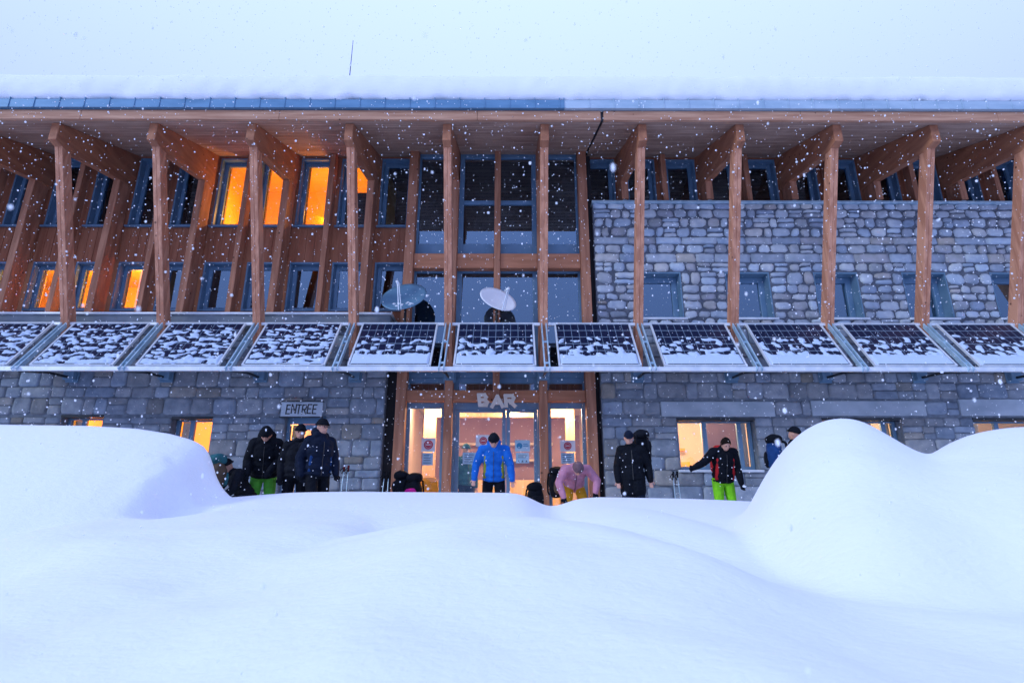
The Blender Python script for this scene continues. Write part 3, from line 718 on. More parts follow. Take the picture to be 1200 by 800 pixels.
def mk_cells():
    m, nt, b = newmat('solar_cells'); L = nt.links
    uv = N(nt, 'ShaderNodeUVMap'); sx = N(nt, 'ShaderNodeSeparateXYZ'); L.new(uv.outputs[0], sx.inputs[0])
    prev = None
    for ax, n, w in (('X', 10, .032), ('Y', 6, .04)):
        a = N(nt, 'ShaderNodeMath', operation='MULTIPLY'); a.inputs[1].default_value = n; L.new(sx.outputs[ax], a.inputs[0])
        f = N(nt, 'ShaderNodeMath', operation='FRACT'); L.new(a.outputs[0], f.inputs[0])
        c = N(nt, 'ShaderNodeMath', operation='SUBTRACT'); c.inputs[1].default_value = .5; L.new(f.outputs[0], c.inputs[0])
        d = N(nt, 'ShaderNodeMath', operation='ABSOLUTE'); L.new(c.outputs[0], d.inputs[0])
        g = N(nt, 'ShaderNodeMath', operation='GREATER_THAN'); g.inputs[1].default_value = .5-w; L.new(d.outputs[0], g.inputs[0])
        if prev:
            mx = N(nt, 'ShaderNodeMath', operation='MAXIMUM'); L.new(prev.outputs[0], mx.inputs[0]); L.new(g.outputs[0], mx.inputs[1]); prev = mx
        else: prev = g
    mc = N(nt, 'ShaderNodeMix', data_type='RGBA'); L.new(prev.outputs[0], mc.inputs['Factor'])
    mc.inputs['A'].default_value = (.006, .012, .04, 1); mc.inputs['B'].default_value = (.20, .27, .35, 1)
    L.new(mc.outputs['Result'], b.inputs['Base Color']); b.inputs['Roughness'].default_value = .28; b.inputs['Specular IOR Level'].default_value = .35
    return m
M['cells'] = mk_cells()
pan_lab = {
 -6: 'solar panel cut by the left edge of the photo, almost fully under thin snow',
 -5: 'leftmost whole solar panel with ripples of thin snow, below the first orange windows',
 -4: 'second whole solar panel from the left, thin snow streaked over its cells',
 -3: 'third whole solar panel from the left, thin snow in curved rows over its cells',
 -2: 'solar panel below the grey satellite dish with a broad snow band along its foot',
 -1: 'solar panel below the white satellite dish, directly above the BAR sign',
 0: 'solar panel just right of the white dish, between the bar front and the stone wall',
 1: 'solar panel below the first recessed stone window, cells bare in its upper half',
 2: 'solar panel below the second recessed stone window, one ragged lump in its snow',
 3: 'solar panel below the third recessed stone window, wavy snow on its lower half',
 4: 'solar panel cut by the right edge of the photo, snow lumps across the cells'}
for k in range(-6, 5):
    x0, x1 = gx(k)+.245, gx(k+1)-.235
    r = empty('solar_panel', (0, 0, 0)); tag(r, pan_lab[k], 'solar panel', 'solar panels along the canopy')
    A, Bq = PT+td*.06+nrm*.045, PB-td*.05+nrm*.045
    def pp(u, v, h=0.0): q = A.lerp(Bq, v)+nrm*h; return Vector((x0+(x1-x0)*u, q.y, q.z))
    m = MB(); t = .035
    m.bar(pp(0, 0, .005), pp(0, 1, .005), t, .045); m.bar(pp(1, 0, .005), pp(1, 1, .005), t, .045)
    m.bar(pp(.012, 0, .005), pp(.988, 0, .005), t, .045, side=tuple(td)); m.bar(pp(.012, 1, .005), pp(.988, 1, .005), t, .045, side=tuple(td))
    m.build('panel_frame', M['alu'], r)
    m = MB(); m.add([pp(.01, .01, .012), pp(.99, .01, .012), pp(.99, .99, .012), pp(.01, .99, .012), pp(.01, .01, -.01), pp(.99, .01, -.01), pp(.99, .99, -.01), pp(.01, .99, -.01)], [(0, 3, 2, 1), (4, 5, 6, 7)])
    o = m.build('cells', M['cells'], r)
    uvl = o.data.uv_layers.new(name='UVMap')
    cmap = {0: (0, 1), 1: (1, 1), 2: (1, 0), 3: (0, 0), 4: (0, 1), 5: (1, 1), 6: (1, 0), 7: (0, 0)}
    for lp in o.data.loops: uvl.data[lp.index].uv = cmap[lp.vertex_index]
    # snow: heap at the foot, lumps above
    nu, nv = 84, 70; H = np.zeros((nv+1, nu+1)); W = x1-x0
    full = k <= -3
    for j in range(nv+1):
        v = j/nv
        for i in range(nu+1):
            u = i/nu; X = u*W+k*7.7; Yv = v*plen
            stretch = 1.0 if full else 1.0
            n1 = noise.noise(Vector((X*(4.6 if full else 6.5), Yv*(10 if full else 7.5)+noise.noise(Vector((X*1.1, 0, k)))*1.2, k*3)))
            n2 = noise.noise(Vector((X*11, Yv*15, k*5+2)))
            if full: h = (-.20+n1*2.1+n2*1.3 - max(0, .2-v)*4.5 + max(0, v-.80)*7)
            else:
                lvl = .76+.06*noise.noise(Vector((X*1.0, k, 0)))+.03*n2
                heap = (v-lvl)*9
                lump = (n1*2.6+n2*.9 - .50 + (v-.5)*1.6 - max(0, .36+.1*noise.noise(Vector((X*.8, 5, k)))-v)*7)
                h = max(heap, min(lump, 1.0))
            e = min(u, 1-u)*W; h = min(h, e*25-.1)
            H[j, i] = h
    vs = []; fs = []
    for j in range(nv+1):
        for i in range(nu+1):
            h = max(-.3, min(1.0, H[j, i])); 
            vs.append(pp(.014+.972*i/nu, .012+.976*j/nv, .010+(.035*(h if h < 0 else h**.6)))+Vector((0, 0, 0)))
    def q_(j, i): return j*(nu+1)+i
    for j in range(nv):
        for i in range(nu):
            if max(H[j, i], H[j, i+1], H[j+1, i], H[j+1, i+1]) > 0: fs.append((q_(j, i), q_(j, i+1), q_(j+1, i+1), q_(j+1, i)))
    m = MB(); m.add(vs, fs); m.build('snow_cover', M['shaded_thinsnow'], r, smooth=True)

# ------------------------------------------------------------------ satellite dishes
def dish(px, py, Y, rad, nvec, mat, label, lnb_side, ell=(1.0, 1.0)):
    c = at(px, py, Y); n = Vector(nvec).normalized()
    up = Vector((0, 0, 1)); u = up.cross(n).normalized(); v = n.cross(u)
    base = Vector((c.x-n.x*.15, Y+.22, 4.0))
    r = empty('satellite_dish', (0, 0, 0)); tag(r, label, 'satellite dish', 'satellite dishes on the canopy')
    mb = MB(); vs = []; fs = []; nr, na = 8, 40
    for sgn, off in ((1, 0), (-1, -.012)):
        n0 = len(vs)
        for i in range(nr+1):
            rr = rad*i/nr; dpt = .17*rad*((i/nr)**2-1)*1.0
            for a in range(na):
                th = 2*math.pi*a/na; vs.append(c+u*math.cos(th)*rr*ell[0]+v*math.sin(th)*rr*ell[1]+n*(dpt+off))
        for i in range(nr):
            for a in range(na):
                f = (n0+i*na+a, n0+i*na+(a+1)%na, n0+(i+1)*na+(a+1)%na, n0+(i+1)*na+a); fs.append(f if sgn > 0 else f[::-1])
    h = (nr+1)*na
    for a in range(na): fs.append((nr*na+a, nr*na+(a+1)%na, h+nr*na+(a+1)%na, h+nr*na+a))
    mb.add(vs, fs); mb.build('reflector', mat, r, smooth=True)
    foot = c-v*rad*ell[1]*.98; head = c+n*rad*.85-v*rad*.25+u*lnb_side*rad*.1
    mb = MB(); mb.tube([foot-n*.03, head], .014, 8); mb.tube([foot-n*.03+u*.06, head+u*.03], .010, 8); mb.build('feed_arm', M['alu'], r)
    d = (c-head).normalized(); mb = MB(); mb.tube([head-d*.05, head+d*.02, head+d*.08], [.03, .035, .045], 12); mb.build('feed_horn', M['alu'], r, smooth=True)
    mb = MB(); bk = c-n*(.17*rad+.03); mb.tube([bk, bk-n*.12, Vector((bk.x, bk.y+.12, bk.z-.15)), Vector((bk.x, bk.y+.12, 3.75))], [.05, .04, .03, .03], 10)
    mb.box((bk.x-.09, bk.y+.04, bk.z-.12), (bk.x+.09, bk.y+.16, bk.z+.06)); mb.build('mount', M['blackmetal'], r, bevel=.004)
    return r, c, n, u, v
M['dishblue'] = surf('dish_grey_paint', (.09, .20, .31), (.12, .25, .37), .5, bump=.1)
M['dishwhite'] = surf('dish_white_paint', (.88, .89, .91), (.92, .93, .95), .45, bump=.05)
r1, c, n, u, v = dish(473, 347, 12.0, .52, (-.12, -.80, .58), M['dishblue'], 'grey-blue satellite dish tilted skyward with snow scraps, left of the white dish', 0)
rs = random.Random(4)
for i in range(11):
    mb = MB(); a = rs.uniform(-2.4, -.7); q = rs.uniform(.35, .8)*.52
    mb.sell(c+u*math.cos(a)*q+v*math.sin(a)*q+n*(.17*.52*((q/.52)**2-1)+.01), (rs.uniform(.015, .045), .012, rs.uniform(.01, .02)), nu=8, nv=6)
    mb.build('snow_scrap', M['roofsnow'], r1, smooth=True)
dish(584, 350, 11.95, .44, (.40, -.76, .54), M['dishwhite'], 'white satellite dish facing right above the canopy in front of the atrium', 1, ell=(1.0, .9))

# ------------------------------------------------------------------ signs and notices
def strokes(mb, ch, x, z, w, h, t, Y, d, slant=0.0):
    G = {'E': [((0,0),(0,1)),((0,1),(1,1)),((0,.52),(.85,.52)),((0,0),(1,0))], 'N': [((0,0),(0,1)),((0,1),(1,0)),((1,0),(1,1))],
         'T': [((.5,0),(.5,1)),((0,1),(1,1))], 'R': [((0,0),(0,1)),((0,1),(.8,1)),((.8,1),(.95,.78)),((.95,.78),(.8,.5)),((.8,.5),(0,.5)),((.4,.5),(1,0))],
         'B': [((0,0),(0,1)),((0,1),(.75,1)),((.75,1),(.92,.78)),((.92,.78),(.7,.52)),((.7,.52),(0,.52)),((.7,.52),(1,.28)),((1,.28),(.8,0)),((.8,0),(0,0))],
         'A': [((0,0),(.5,1)),((.5,1),(1,0)),((.22,.36),(.78,.36))]}
    for q, ((a, b), (c_, d_)) in enumerate(G[ch]):
        p = Vector((x+a*w+b*slant, Y-.0008*q, z+b*h)); r_ = Vector((x+c_*w+d_*slant, Y-.0008*q, z+d_*h)); e = (r_-p).normalized()*t*.42
        mb.bar(p-e, r_+e, d, t, side=(0, 1, 0))
a, b = at(328.5, 488, YF-.06), at(378.5, 471, YF-.06)
es = empty('entrance_sign', (0, 0, 0)); tag(es, 'pale blue-white board lettered ENTREE in black over the left door', 'sign')
mb = MB(); mb.box((a.x, YF-.075, a.z), (b.x, YF-.035, b.z)); mb.build('board', surf('sign_board_paint', (.50, .58, .66), (.58, .66, .74), .6, bump=.1), es, bevel=.004)
mb = MB(); t = .03
mb.box((a.x-.02, YF-.085, a.z-.02), (b.x+.02, YF-.03, a.z-.002)); mb.box((a.x-.02, YF-.085, b.z+.002), (b.x+.02, YF-.03, b.z+.02)); mb.build('frame', M['blackmetal'], es)
mb = MB(); wl = (b.x-a.x); hz = (b.z-a.z); lw = wl*.098; x = a.x+wl*.13
for i, ch in enumerate('ENTREE'):
    ww = lw*(.85 if ch in 'ET' else 1.0); strokes(mb, ch, x, a.z+hz*.2+(-.006, .008, 0, -.004, .006, 0)[i], ww, hz*.60, .024, YF-.08, .006, slant=.012)
    x += wl*.128
mb.build('lettering', M['black'], es)
bs = empty('bar_sign', (0, 0, 0)); tag(bs, 'chunky pale cut-out letters spelling BAR above the glass doors', 'sign')
a, b = at(560, 478, YF-.06), at(606, 462, YF-.06)
M['barw'] = surf('weathered_board', (.66, .58, .50), (.78, .70, .61), .7, bump=.1)
wl = b.x-a.x; hz = b.z-a.z
for i, ch in enumerate('BAR'):
    mb = MB(); strokes(mb, ch, a.x+wl*(.05, .36, .72)[i], a.z+hz*(.2, .1, .14)[i], wl*(.20, .27, .22)[i], hz*.74, .078, YF-.085, .028, slant=(-.03, 0, -.02)[i])
    xm = a.x+wl*(.05, .36, .72)[i]+wl*.1
    mb.box((xm-.02, YF-.07, a.z+hz*.3), (xm+.02, YF-.003, a.z+hz*.42)) if i != 1 else None
    mb.build('letter', M['barw'], bs)

M['paper'] = surf('paper', (.62, .66, .72), (.7, .74, .8), .8, bump=0)
M['paperblue'] = surf('blue_paper', (.30, .50, .66), (.38, .58, .74), .8, bump=0)
M['ink_red'] = surf('red_ink', (.45, .05, .08), (.5, .06, .1), .7, bump=0)
M['ink_dark'] = surf('dark_ink', (.04, .06, .12), (.06, .08, .15), .7, bump=0)
M['ink_blue'] = surf('blue_ink', (.02, .18, .36), (.03, .22, .42), .7, bump=0)
def notice(x0, y0, x1, y1, label, kind, mat='paper', Y=None):
    Y = Y or GLY+.035
    a, b = at(x0, y1, Y), at(x1, y0, Y); w, h = b.x-a.x, b.z-a.z
    r = empty('paper_notice', (0, 0, 0)); tag(r, label, 'notice', 'paper notices taped to the bar glass')
    m = MB(); m.box((a.x, Y, a.z), (b.x, Y+.003, b.z)); m.build('sheet', M[mat], r)
    cx, cz = (a.x+b.x)/2, (a.z+b.z)/2
    if kind == 'ban':
        m = MB(); rr = min(w, h)*.34; n = 28
        vs = [(cx+math.cos(2*math.pi*i/n)*q, Y-.002, cz+math.sin(2*math.pi*i/n)*q) for q in (rr, rr*.72) for i in range(n)]
        m.add(vs, [(i, (i+1)%n, n+(i+1)%n, n+i) for i in range(n)]); m.build('red_ring', M['ink_red'], r)
        m = MB(); m.add([(cx+math.cos(2*math.pi*i/n)*rr*.66, Y-.002, cz+math.sin(2*math.pi*i/n)*rr*.66) for i in range(n)], [tuple(range(n))]); m.build('red_disc', M['ink_red'], r)
        m = MB(); m.box((cx-rr*.5, Y-.004, cz-rr*.12), (cx+rr*.5, Y-.003, cz+rr*.12)); m.build('white_bar', M[mat], r)
    elif kind == 'text':
        m = MB(); rs = random.Random(int(x0))
        for q in range(4):
            zz = b.z-h*(.2+.2*q); m.box((a.x+w*.12, Y-.002, zz-.006), (a.x+w*rs.uniform(.6, .88), Y-.001, zz+.006))
        m.build('printed_lines', M['ink_dark'], r)
    elif kind == 'disc':
        m = MB(); n = 20; rr = h*.26; c2 = a.x+w*.3
        m.add([(c2+math.cos(2*math.pi*i/n)*rr, Y-.002, cz+math.sin(2*math.pi*i/n)*rr) for i in range(n)], [tuple(range(n))])
        m.box((a.x+w*.55, Y-.002, cz-.01), (a.x+w*.9, Y-.001, cz+.01)); m.box((a.x+w*.55, Y-.002, cz+.03), (a.x+w*.85, Y-.001, cz+.045)); m.build('blue_disc', M['ink_blue'], r)
    elif kind == 'tri':
        m = MB()
        for q in range(3):
            tx = a.x+w*(.2+.3*q); m.add([(tx-.025, Y-.002, a.z+h*.1), (tx+.025, Y-.002, a.z+h*.1), (tx, Y-.002, a.z+h*.3)], [(0, 1, 2)])
        m.box((a.x+w*.15, Y-.002, b.z-h*.3), (b.x-w*.15, Y-.001, b.z-h*.25)); m.box((a.x+w*.15, Y-.002, b.z-h*.48), (b.x-w*.25, Y-.001, b.z-h*.43)); m.build('printed_marks', M['ink_dark'], r)
notice(493.5, 513, 510.5, 529, 'white notice with a red round symbol on the left bar window', 'ban')
notice(494.5, 530.5, 507.5, 545, 'plain bluish notice under the red-symbol sheet on the left window', 'text', 'paperblue')
notice(557.5, 509.5, 575, 523, 'white notice with a red round symbol on the left door leaf', 'ban')
notice(542, 530, 560, 543.5, 'bluish text notice low on the left door leaf beside blue jacket', 'text', 'paperblue')
notice(603.5, 515.5, 621, 529, 'notice with a blue disc on the right door leaf', 'disc', 'paperblue')
notice(604.5, 530.3, 620, 542.5, 'notice with three small dark triangles on the right door leaf', 'tri', 'paperblue')
notice(656.5, 515.5, 674, 529, 'white notice with a red round symbol on the right bar window', 'ban')
notice(657.5, 530.5, 673, 543, 'bluish text notice directly above the pink jacket', 'text', 'paperblue')

# ------------------------------------------------------------------ people
ICO = None
def ico(sub=2):
    bm = bmesh.new(); bmesh.ops.create_icosphere(bm, subdivisions=sub, radius=1)
    v = [tuple(x.co) for x in bm.verts]; f = [tuple(q.index for q in x.verts) for x in bm.faces]; bm.free(); return np.array(v), f
ICOV, ICOF = ico(2); ICOV1, ICOF1 = ico(1)
class Body:
    def __init__(s): s.p = []          # (center, 3x3 matrix columns scaled, mat index)
    def ell(s, c, r, mi, rot=None):
        if isinstance(r, tuple) and len(r) == 1: r = r[0]
        A = (rot or Matrix.Identity(3)) @ Matrix.Diagonal(Vector(r) if not isinstance(r, (int, float)) else Vector((r, r, r)))
        s.p.append((Vector(c), A, mi))
    def cap(s, a, b, r0, r1, mi, bulge=0.0):
        a, b = Vector(a), Vector(b); L = (b-a).length; n = max(2, int(L/(min(r0, r1)*.35))+1)
        for i in range(n+1):
            t = i/n; r = r0+(r1-r0)*t+bulge*math.sin(math.pi*t); Body.ell(s, a.lerp(b, t), r, mi)
    def mesh(s, name, mats, parent, voxel=.009):
        vs = []; fs = []; n = 0
        for c, A, mi in s.p:
            small = max(A[i][i] for i in range(3)) < .02
            V, Fq = (ICOV1, ICOF1) if small else (ICOV, ICOF)
            P = V @ np.array(A).T + np.array(c); vs += P.tolist(); fs += [tuple(i+n for i in f) for f in Fq]; n += len(P)
        me = bpy.data.meshes.new(name); me.from_pydata(vs, [], fs); o = bpy.data.objects.new(name, me); col.objects.link(o)
        md = o.modifiers.new('r', 'REMESH'); md.mode = 'VOXEL'; md.voxel_size = voxel; md.use_smooth_shade = True
        m2 = o.modifiers.new('s', 'SMOOTH'); m2.iterations = 3; m2.factor = .5
        dg = bpy.context.evaluated_depsgraph_get(); ev = o.evaluated_get(dg); nm = bpy.data.meshes.new_from_object(ev)
        o.modifiers.clear(); o.data = nm; nm.name = name; bpy.data.meshes.remove(me)
        nm.materials.clear()
        for m in mats: nm.materials.append(m)
        nf = len(nm.polygons); C = np.empty(nf*3); nm.polygons.foreach_get('center', C); C = C.reshape(-1, 3)
        best = np.full(nf, 1e9); mi_ = np.zeros(nf, int)
        for c, A, mi in s.p:
            Ai = np.array(A.inverted()); rm = min(Vector(A.col[i]).length for i in range(3))
            d = (np.linalg.norm((C-np.array(c)) @ Ai.T, axis=1)-1)*rm
            k = d < best; best[k] = d[k]; mi_[k] = mi
        nm.polygons.foreach_set('material_index', mi_.tolist()); nm.polygons.foreach_set('use_smooth', [True]*nf)
        o.parent = parent; return o

def rotx(a): return Matrix.Rotation(a, 3, 'X')
def person(label, loc, rz, jacket, trousers, pose, hat=None, hat_c='black', hair=False, glove=None, trim=None, boots='black', extra=None, bulk=1.1, hood=False, glasses=False, h=1.0):
    """pose joints in metres, person faces -Y, x to the viewer's right."""
    root = empty('person', (loc[0], loc[1], GZ), rz); tag(root, label, 'person')
    root.scale = (h, h, h)
    P = dict(pelvis=(0, 0, .95), chest=(0, 0, 1.32), neck=(0, -.01, 1.50), head=(0, -.03, 1.64), hp=0.0, hy=0.0,
             sL=(-.165, 0, 1.41), sR=(.165, 0, 1.41), eL=(-.245, .04, 1.13), eR=(.235, .03, 1.13), wL=(-.235, -.06, .89), wR=(.25, -.03, .88),
             kL=(-.12, -.03, .50), kR=(.12, -.03, .50), aL=(-.13, .02, .10), aR=(.13, .02, .10))
    P.update(pose); V = {k: (Vector(v) if isinstance(v, tuple) else v) for k, v in P.items()}
    J, T, S, Bt, G, X = range(6)
    mats = [F_[jacket], F_[trousers], F_['skin'], F_[boots], F_[glove or 'skin'], F_[trim or jacket]]
    b = Body(); pel, ch, nk, hd = V['pelvis'], V['chest'], V['neck'], V['head']
    ax = (ch-pel).normalized(); rot = Vector((0, 0, 1)).rotation_difference(ax).to_matrix()
    _ell, _cap = b.ell, b.cap
    def ell_(c, r, mi, rot=None):
        if mi == J: r = tuple(v*bulk for v in r)
        _ell(c, r, mi, rot)
    def cap_(a, c, r0, r1, mi, bulge=0.0): _cap(a, c, r0*(bulk if mi == J else 1), r1*(bulk if mi == J else 1), mi, bulge)
    b.ell, b.cap = ell_, (lambda a, c, r0, r1, mi, bulge=0.0: cap_(a, c, r0, r1, mi, bulge))
    b.ell(pel-ax*.02, (.175, .135, .13), T, rot)
    b.ell(pel+ax*.06, (.185, .145, .12), J, rot); b.ell(pel.lerp(ch, .4), (.175, .135, .15), J, rot); b.ell(pel-ax*.03, (.19, .15, .05), J, rot)
    b.ell(pel.lerp(ch, .8), (.19, .14, .17), J, rot); b.ell(ch+ax*.03, (.18, .125, .11), J, rot)
    b.cap(V['sL'], V['sR'], .085, .085, J); b.cap(ch+ax*.08, nk, .10, .075, J)
    b.cap(nk-ax*.02, nk.lerp(hd, .5), .06, .055, S); b.ell(nk, (.092, .092, .04), J, rot)
    for s in 'LR':
        sg = -1 if s == 'L' else 1
        sh_, el, wr = V['s'+s], V['e'+s], V['w'+s]
        b.cap(sh_, el, .080, .064, J, .006); b.cap(el, wr, .062, .046, J, .006)
        hip = pel+rot@Vector((sg*.095, 0, -.04)); kn, an = V['k'+s], V['a'+s]
        b.cap(hip, kn, .105, .078, T, .004); b.cap(kn, an, .076, .066, T, .008)
        b.cap(an, an+Vector((0, 0, -.04)), .062, .06, Bt); b.cap(an+Vector((0, .02, -.045)), an+Vector((sg*.02, -.19, -.055)), .052, .042, Bt)
        # hand: palm, four unequal bent fingers, thumb from the side of the palm
        d = (wr-el).normalized(); side = Vector((0, 1, 0)).cross(d); side = side.normalized() if side.length > .1 else Vector((1, 0, 0))
        back = d.cross(side).normalized(); gl = .003 if glove else 0
        Mh = Matrix((side, back, d)).transposed()
        b.ell(wr+d*.045, (.040+gl, .020+gl, .052), G, Mh)
        for q, (o_, L_) in enumerate(((-.030, .060), (-.010, .070), (.011, .066), (.031, .050))):
            p0 = wr+d*.085+side*o_; curl = Vector((0, -1, 0)) if abs(d.y) < .7 else Vector((0, 0, -1))
            p1 = p0+(d*.9+curl*.2).normalized()*L_*.5; p2 = p1+(d*.55+curl*.8).normalized()*L_*.5
            b.cap(p0, p1, .0095+gl, .009+gl, G); b.cap(p1, p2, .009+gl, .008+gl, G)
        t0 = wr+d*.03-side*sg*.034; t1 = t0+(d*.7-side*sg*.7).normalized()*.035; t2 = t1+d*.03
        b.cap(t0, t1, .012+gl, .011+gl, G); b.cap(t1, t2, .011+gl, .009+gl, G)
    HM = Matrix.Rotation(V['hy'], 3, 'Z') @ rotx(V['hp'])
    def hp(x, y, z): return hd+HM@Vector((x, y, z))
    b.ell(hd, (.076, .094, .11), S, HM); b.ell(hp(0, -.03, -.05), (.058, .062, .065), S, HM); b.ell(hp(0, -.045, -.085), (.035, .03, .025), S, HM)
    b.cap(hp(0, -.09, .015), hp(0, -.112, -.022), .010, .015, S)
    b.ell(hp(-.03, -.078, .022), (.024, .014, .008), S, HM); b.ell(hp(.03, -.078, .022), (.024, .014, .008), S, HM)
    b.ell(hp(0, -.092, -.052), (.024, .010, .006), S, HM); b.ell(hp(0, -.09, -.064), (.02, .010, .007), S, HM)
    for sg in (-1, 1): b.ell(hp(sg*.077, .01, -.005), (.010, .02, .032), S, HM)
    if P.get('coat'): b.cap(pel+Vector((-.07, 0, .02)), pel+Vector((-.08, 0, -.22)), .13, .125, J); b.cap(pel+Vector((.07, 0, .02)), pel+Vector((.08, 0, -.22)), .13, .125, J)
    if hood: 
        b.ell(hp(0, .07, -.09), (.12, .08, .08), J, HM); b.cap(hp(-.09, .0, -.13), hp(.09, .0, -.13), .05, .05, J)
    if trim:
        for sg in (-1, 1): b.cap(pel+rot@Vector((sg*.15, -.075, .02)), ch+rot@Vector((sg*.14, -.075, -.02)), .035, .03, X)
    b.mesh('body', mats, root)
    for sg in (-1, 1):
        m = MB(); m.sell(hp(sg*.03, -.084, .008), (.012, .009, .008), nu=10, nv=8); m.build('eye', M['black'], root, smooth=True)
    def cap_mesh(sc_, zc, name, mat, lo=-.1, nz=.0):
        m = MB(); nu, nv = 28, 12; vs = []; fs = []
        for j in range(nv+1):
            ph = lo+(math.pi/2-lo)*j/nv
            for i in range(nu):
                th = 2*math.pi*i/nu; x, y, z = math.cos(ph)*math.cos(th)*.082*sc_, math.cos(ph)*math.sin(th)*.100*sc_, math.sin(ph)*.112*sc_
                k = 1+nz*noise.noise(Vector((x, y, z))*30); vs.append(hp(x*k, y*k+.006, z*k+zc))
        for j in range(nv):
            for i in range(nu): fs.append((j*nu+i, j*nu+(i+1)%nu, (j+1)*nu+(i+1)%nu, (j+1)*nu+i))
        vs.append(hp(0, .006, -.02+zc)); c_ = len(vs)-1
        for i in range(nu): fs.append((i, c_, (i+1)%nu))
        m.add(vs, fs); return m, m.build(name, mat, root, smooth=True)
    if hat == 'beanie':
        _, o = cap_mesh(1.10, .022, 'beanie', F_[hat_c], .12, .05)
        m = MB(); n = 28; ring = [hp(math.cos(2*math.pi*i/n)*.088, math.sin(2*math.pi*i/n)*.107+.006, .04) for i in range(n+1)]; m.tube(ring, .015, 8); m.build('cuff', F_[hat_c], o, smooth=True)
    elif hat == 'cap':
        _, o = cap_mesh(1.07, .018, 'cap', F_[hat_c], .1)
        m = MB(); vs = []; n = 12
        for i in range(n+1):
            a_ = math.pi*(1+i/n); 
            for rr, dz in ((1.0, .0), (1.0, .008)):
                vs.append(hp(math.cos(a_)*.085, math.sin(a_)*.098, .035+dz)); vs.append(hp(math.cos(a_)*.07, math.sin(a_)*.17, .02+dz))
        fs = []
        for i in range(n):
            k = i*4; fs += [(k, k+1, k+5, k+4), (k+2, k+6, k+7, k+3), (k+1, k+3, k+7, k+5)]
        m.add(vs, fs); m.build('brim', F_[hat_c], o)
    elif hat == 'hood':
        _, o = cap_mesh(1.22, .01, 'hood', F_[hat_c], -.55, .05)
    elif hair:
        m = MB(); vs = []; fs = []; nu, nv = 28, 12
        for j in range(nv+1):
            for i in range(nu):
                th = 2*math.pi*i/nu; fr_ = max(0, -math.sin(th)); lo = -.35+fr_*.95; ph = lo+(math.pi/2-lo)*j/nv
                x, y, z = math.cos(ph)*math.cos(th)*.085, math.cos(ph)*math.sin(th)*.104, math.sin(ph)*.122
                k = 1+.08*noise.noise(Vector((x, y, z))*45); vs.append(hp(x*k, y*k+.004, z*k))
        for j in range(nv):
            for i in range(nu): fs.append((j*nu+i, j*nu+(i+1)%nu, (j+1)*nu+(i+1)%nu, (j+1)*nu+i))
        m.add(vs, fs); m.build('hair', F_['hair'], root, smooth=True)
    if glasses:
        m = MB()
        for sg in (-1, 1):
            n = 14; m.tube([hp(sg*.034+math.cos(2*math.pi*i/n)*.026, -.108, .006+math.sin(2*math.pi*i/n)*.020) for i in range(n+1)], .0035, 6)
            m.tube([hp(sg*.06, -.106, .01), hp(sg*.085, 0, .012)], .003, 6)
        m.tube([hp(-.01, -.11, .01), hp(.01, -.11, .01)], .003, 6); m.build('glasses', M['black'], root)
    # jacket zip
    m = MB(); f = rot@Vector((0, -bulk, 0))
    m.tube([pel-ax*.05+f*.15, pel.lerp(ch, .4)+f*.139, pel.lerp(ch, .8)+f*.144, ch+ax*.08+f*.125], .005, 6); m.build('zip', M['black'], root)
    return root
def gpos(px, py, hgt):       # ground spot for a head top seen at (px,py) with height hgt
    e = PITCH+math.atan((400-py)/F); Y = (GZ+hgt)/math.tan(e); return at(px, py, Y).x, Y
def lean(a, **kw):           # bend the upper body forward by a
    piv = Vector((0, 0, .95)); out = {}
    for k, v in dict(chest=(0, 0, 1.32), neck=(0, -.01, 1.50), head=(0, -.03, 1.64), sL=(-.165, 0, 1.41), sR=(.165, 0, 1.41)).items():
        out[k] = tuple(piv+rotx(a)@(Vector(v)-piv))
    out.update(kw); return out

# 1 person in blue jacket at the doors, head bowed, arms spread
x, y = gpos(579, 515, 1.60)
person('person in a bright blue puffy jacket and dark beanie looking down at the bar doors', (x, y), 0, 'blue', 'black',
       lean(R(10), hp=R(42), head=(0, -.19, 1.56), sL=(-.20, -.07, 1.41), sR=(.20, -.07, 1.41), eL=(-.31, -.08, 1.15), eR=(.29, -.10, 1.14), wL=(-.33, -.20, .91), wR=(.32, -.16, .90)), hat='beanie', hat_c='charcoal', trim='olive', hood=True)
# 2 pink jacket, bending far forward with hands low
x, y = gpos(673, 543, 1.22)
person('person in a pink jacket and mustard trousers bending down over the snow', (x, y), R(3), 'pink', 'mustard',
       dict(pelvis=(0, .14, .86), chest=(0, -.12, 1.08), neck=(0, -.27, 1.12), head=(0, -.38, 1.10), hp=R(62), sL=(-.20, -.20, 1.10), sR=(.20, -.20, 1.10),
            eL=(-.33, -.26, .86), eR=(.36, -.26, .90), wL=(-.27, -.40, .62), wR=(.30, -.36, .70), kL=(-.16, -.10, .46), kR=(.16, -.10, .46)), hat='beanie', hat_c='greyknit', glove='black')
# 3 tall man, dark jacket, looking to the right
x, y = gpos(378, 489, 1.80*1.07)
person('tall person in a navy jacket, beanie and glasses striding right by the ENTREE sign', (x, y), R(38), 'navy', 'black',
       dict(hy=R(22), hp=R(4), chest=(.0, -.03, 1.33), eR=(.27, .02, 1.15), wR=(.25, -.12, .92), eL=(-.27, .08, 1.15), wL=(-.25, .0, .90), kL=(-.1, -.16, .52), aL=(-.12, -.12, .10), aR=(.12, .16, .10)), hat='beanie', glove='black', glasses=True, hood=True, trim='azure', h=1.07, bulk=1.18)
XY3 = (x, y)
# 4 person behind the tall one, in the doorway
x, y = gpos(352, 507, 1.72)
person('person in a black jacket half hidden behind the tall navy one in the doorway', (x, min(y, 12.0)), R(20), 'charcoal', 'black', dict(hp=R(10)), hat='beanie', hat_c='black', glove='black', h=1.05, bulk=1.2)
